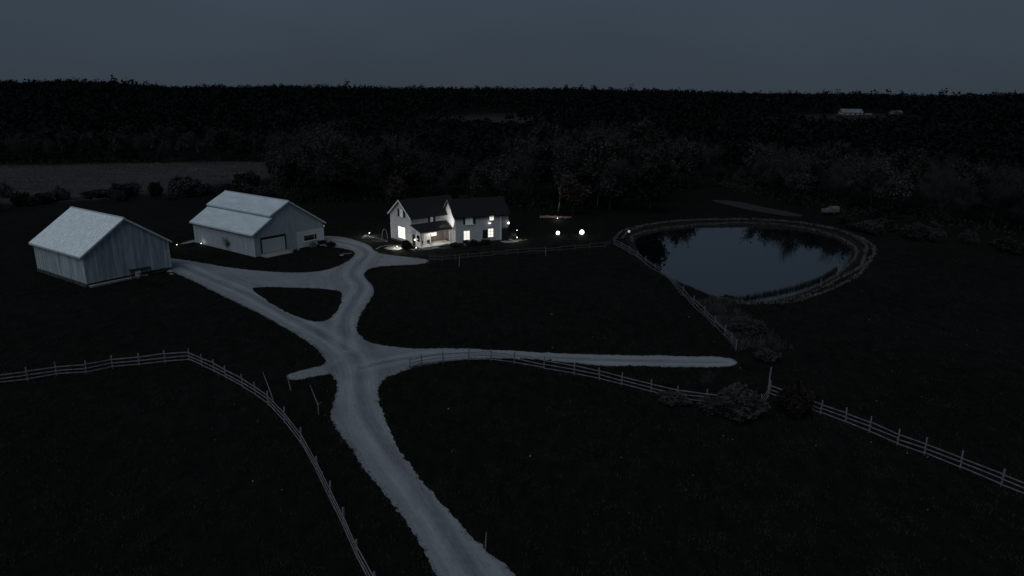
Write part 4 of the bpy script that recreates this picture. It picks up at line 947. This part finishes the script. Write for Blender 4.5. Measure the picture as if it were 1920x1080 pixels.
# pale trailer by the wood
o = empty('covered_trailer', (73.3, 158.5, 0), .35, 'pale canvas-covered trailer parked before the wood beyond the pond', 'trailer')
MB().box(-1.9,1.6,-.8,.8,.55,.72).build('bed', M['metal'], o)
c_ = [(-.9,.0),(-.9,.75),(-.7,1.15),(0,1.3),(.7,1.15),(.9,.75),(.9,.0)]
MB().prism([(-.3,y_,.7+z_) for y_, z_ in c_], (1.9,0,0)).build('cover', M['canvas'], o)
MB().prism([(-2.1,y_*.9,.7+z_*.7) for y_, z_ in c_], (1.1,0,0)).build('front_cover', M['canvas'], o)
for sy_ in (-.85,.85): MB().tube((.2,sy_-.09,.36),(.2,sy_+.09,.36),.36,.36,14).build('wheel', M['shutter'], o)
MB().tube((-1.9,0,.6),(-3.0,0,.45),.05,.05,6).build('drawbar', M['metal'], o)
# low reddish stone wall lit by the lawn lamps
o = empty('stone_wall', (6.0, 152.0, 0), -.12, 'low dry-stone garden wall of reddish stones below the rust-leaved tree', 'wall')
rr = random.Random(9)
for row in range(2):
    p = 0.0
    while p < 6.6:
        w = rr.uniform(.45,.8); link('stone', RROCK[rr.randrange(3)], o, (p+w/2, rr.uniform(-.12,.12), row*.22+rr.uniform(-.1,.03)), (rr.gauss(0,.2),rr.gauss(0,.2),rr.uniform(0,6)), (w*rr.uniform(.6,.95),.6,rr.uniform(.25,.55))); p += w
path_light(9.8, 149.6, 'path light in the grass before the low reddish stone wall', 45, .35)
# planter under the tall window, chairs on the porch
o = empty('planter', (-8.4, 121.9, 0), 0, 'round pale planter with a plant under the tall lit window', 'planter')
MB().lathe([(.22,0),(.34,.4),(.36,.55),(.31,.55),(.29,.45)], 12).build('pot', M['concrete'], o, True)
link('plant', BUSH['leafgrey'][0][1], o, (0,0,.45), (0,0,0), (.9,.9,.7))
def chair(x, y, rz, label):
    X_, Y_, _ = wp(x, y); o = empty('porch_chair', (X_, Y_, .16), math.radians(40)+rz, label, 'chair')
    MB().box(-.25,.25,-.25,.25,.40,.45).build('seat', M['shutter'], o); MB().box(-.25,.25,.21,.25,.5,1.0).build('backrest', M['shutter'], o)
    for a in (-.23,.19):
        for b in (-.23,.19): MB().box(a,a+.04,b,b+.04,0,.5 if b > 0 else .4).build('leg', M['shutter'], o)
chair(.75, -2.6, .3, 'dark chair on the porch by the corner post')
chair(1.9, -2.6, -.3, 'dark chair on the porch beside the white partition')
chair(3.6, -1.0, 0, 'dark chair on the porch before the brown back wall')
# edging stones, paving
def edging(pts, label, s=.3, group='garden edging stones'):
    P = catmull(pts, False, .34); o = empty('stone_edging', (*P[0], 0), 0, label, 'edging', None)
    for k, p in enumerate(P): link('stone', ROCKS[k % 3], o, (p[0]-P[0][0], p[1]-P[0][1], 0), (0,0,k*1.7), (s,s*.7,s*.5))
edging([(-27.0,129.2),(-25.6,128.2),(-24.4,126.9),(-23.2,125.3)], 'row of pale edging stones from the lawn light to the house corner', .36)
edging([(-23.9,119.2),(-23.4,121.0),(-22.2,122.2),(-20.6,122.0),(-19.6,121.3)], 'curved row of edging stones round the gravel bed', .3)
edging([(-.9,128.8),(.1,127.6),(1.5,127.3),(2.6,127.8)], 'row of pale edging stones curving past the grey house bay', .34)
def paved(name, outline, label):
    o = sheet(name, ragged(catmull(outline, True, .3), .04, 2), [], M['rockpave'], .035, .5); return tag(o, kind='structure')
M['rockpave'] = mat('paving', (.20,.195,.185), .9, var=.35, scale=2.5, bump=.3)
paved('paved_patch', [(-2.2,126.4),(-.2,127.0),(1.2,126.6),(.2,125.4),(-1.5,125.2)], '')
paved('gravel_bed', [(-22.6,120.0),(-21.6,121.6),(-20.2,121.2),(-19.4,119.6),(-20.2,118.4),(-21.8,118.6)], '')
paved('garden_path', [(-18.8,118.6),(-16.6,118.8),(-14.6,118.9),(-12.8,120.6),(-13.6,121.2),(-15.4,119.6),(-17.2,119.5)], '')
_keep = M['rockpave']; M['rockpave'] = M['bed']
paved('lamp_pool_sheet', [(-28.0,130.6),(-26.4,129.4),(-24.6,127.2),(-23.3,125.6),(-24.4,125.0),(-26.0,126.2),(-27.8,128.0),(-28.6,129.4)], '')  # sheet added for the lamp's light pool, paler than the grass around it
M['rockpave'] = _keep
paved('barn_path', [(-59.6,121.5),(-57.6,124.0),(-55.6,126.6),(-57.2,127.4),(-59.2,124.6)], '')
# garden hoop and wire by the house corner
o = empty('garden_hoop', (-23.9, 127.3, 0), .6, 'thin wire hoop trellis at the left corner of the house', 'trellis')
P = [(-.55*math.cos(t), 0, .25+1.75*math.sin(t)) if True else 0 for t in np.linspace(0, math.pi, 12)]; m = MB()
m.tube((-.55,0,0),P[0],.03,.03,5); m.tube((.55,0,0),P[-1],.03,.03,5)
for a, b in zip(P[:-1], P[1:]): m.tube(a, b, .03, .03, 5)
m.build('hoop', M['trim'], o)
m = MB()
for z_ in (.5,1.0,1.4): m.tube((-.5,0,z_),(.5,0,z_),.015,.015,4)
m.build('cross_wires', M['metal'], o)

M['farroof'] = mat('dull_roof', (.13,.145,.16), .8, var=.25, scale=.3)
# ------------------------------------------------------------------ far farms
def far_building(x, y, L, D, e, r, rz, wall, roof, label, z=None, wins=3, sheds=()):
    o = empty('far_building', (x, y, H(x,y) if z is None else z), rz, label, 'building')
    MB().prism([(0,0,-2),(0,0,e),(0,D/2,r-.05),(0,D,e),(0,D,-2)], (L,0,0)).build('wall', M[wall], o)
    for s in (0,1):
        yb = -.5 if s == 0 else D+.5; zb = e-.5*(r-e)/(D/2)
        MB().prism([(-.5,D/2,r+.2),(-.5,yb,zb+.2),(-.5,yb,zb),(-.5,D/2,r)], (L+1,0,0)).build('roof_slope', M[roof], o)
    for k in range(wins):
        a = L*(k+.5)/wins; MB().box(a-.7,a+.7,-.08,-.01,1.0,2.3).build('window', M['darkglass'], o)
    for (a, b, c, d_) in sheds: MB().prism([(a,-b,-2),(a,-b,d_*.8),(a,-b/2,d_),(a,0,d_*.8),(a,0,-2)], (c,0,0)).build('lean_to', M[roof], o)
    return o
far_building(352, 765, 21, 14, 3.2, 6.6, -.1, 'concrete', 'farroof', 'long pale farm shed with lean-to on a far clearing', wins=4, sheds=((-5,6,4.5,2.6),(21.5,6,7,2.4)))
far_building(404, 760, 10, 8, 2.2, 4.0, .1, 'siding_dark', 'farroof', 'small pale-roofed shed on the far clearing, apart from the long shed', wins=2)
far_building(228, 930, 12, 9, 5.5, 9, .2, 'siding_dark', 'trim', 'far house with pale gable on the horizon hill', wins=2)
far_building(305, 905, 20, 10, 3, 6, -.2, 'siding_dark', 'concrete', 'far low barn with dull roof among the trees', wins=2)
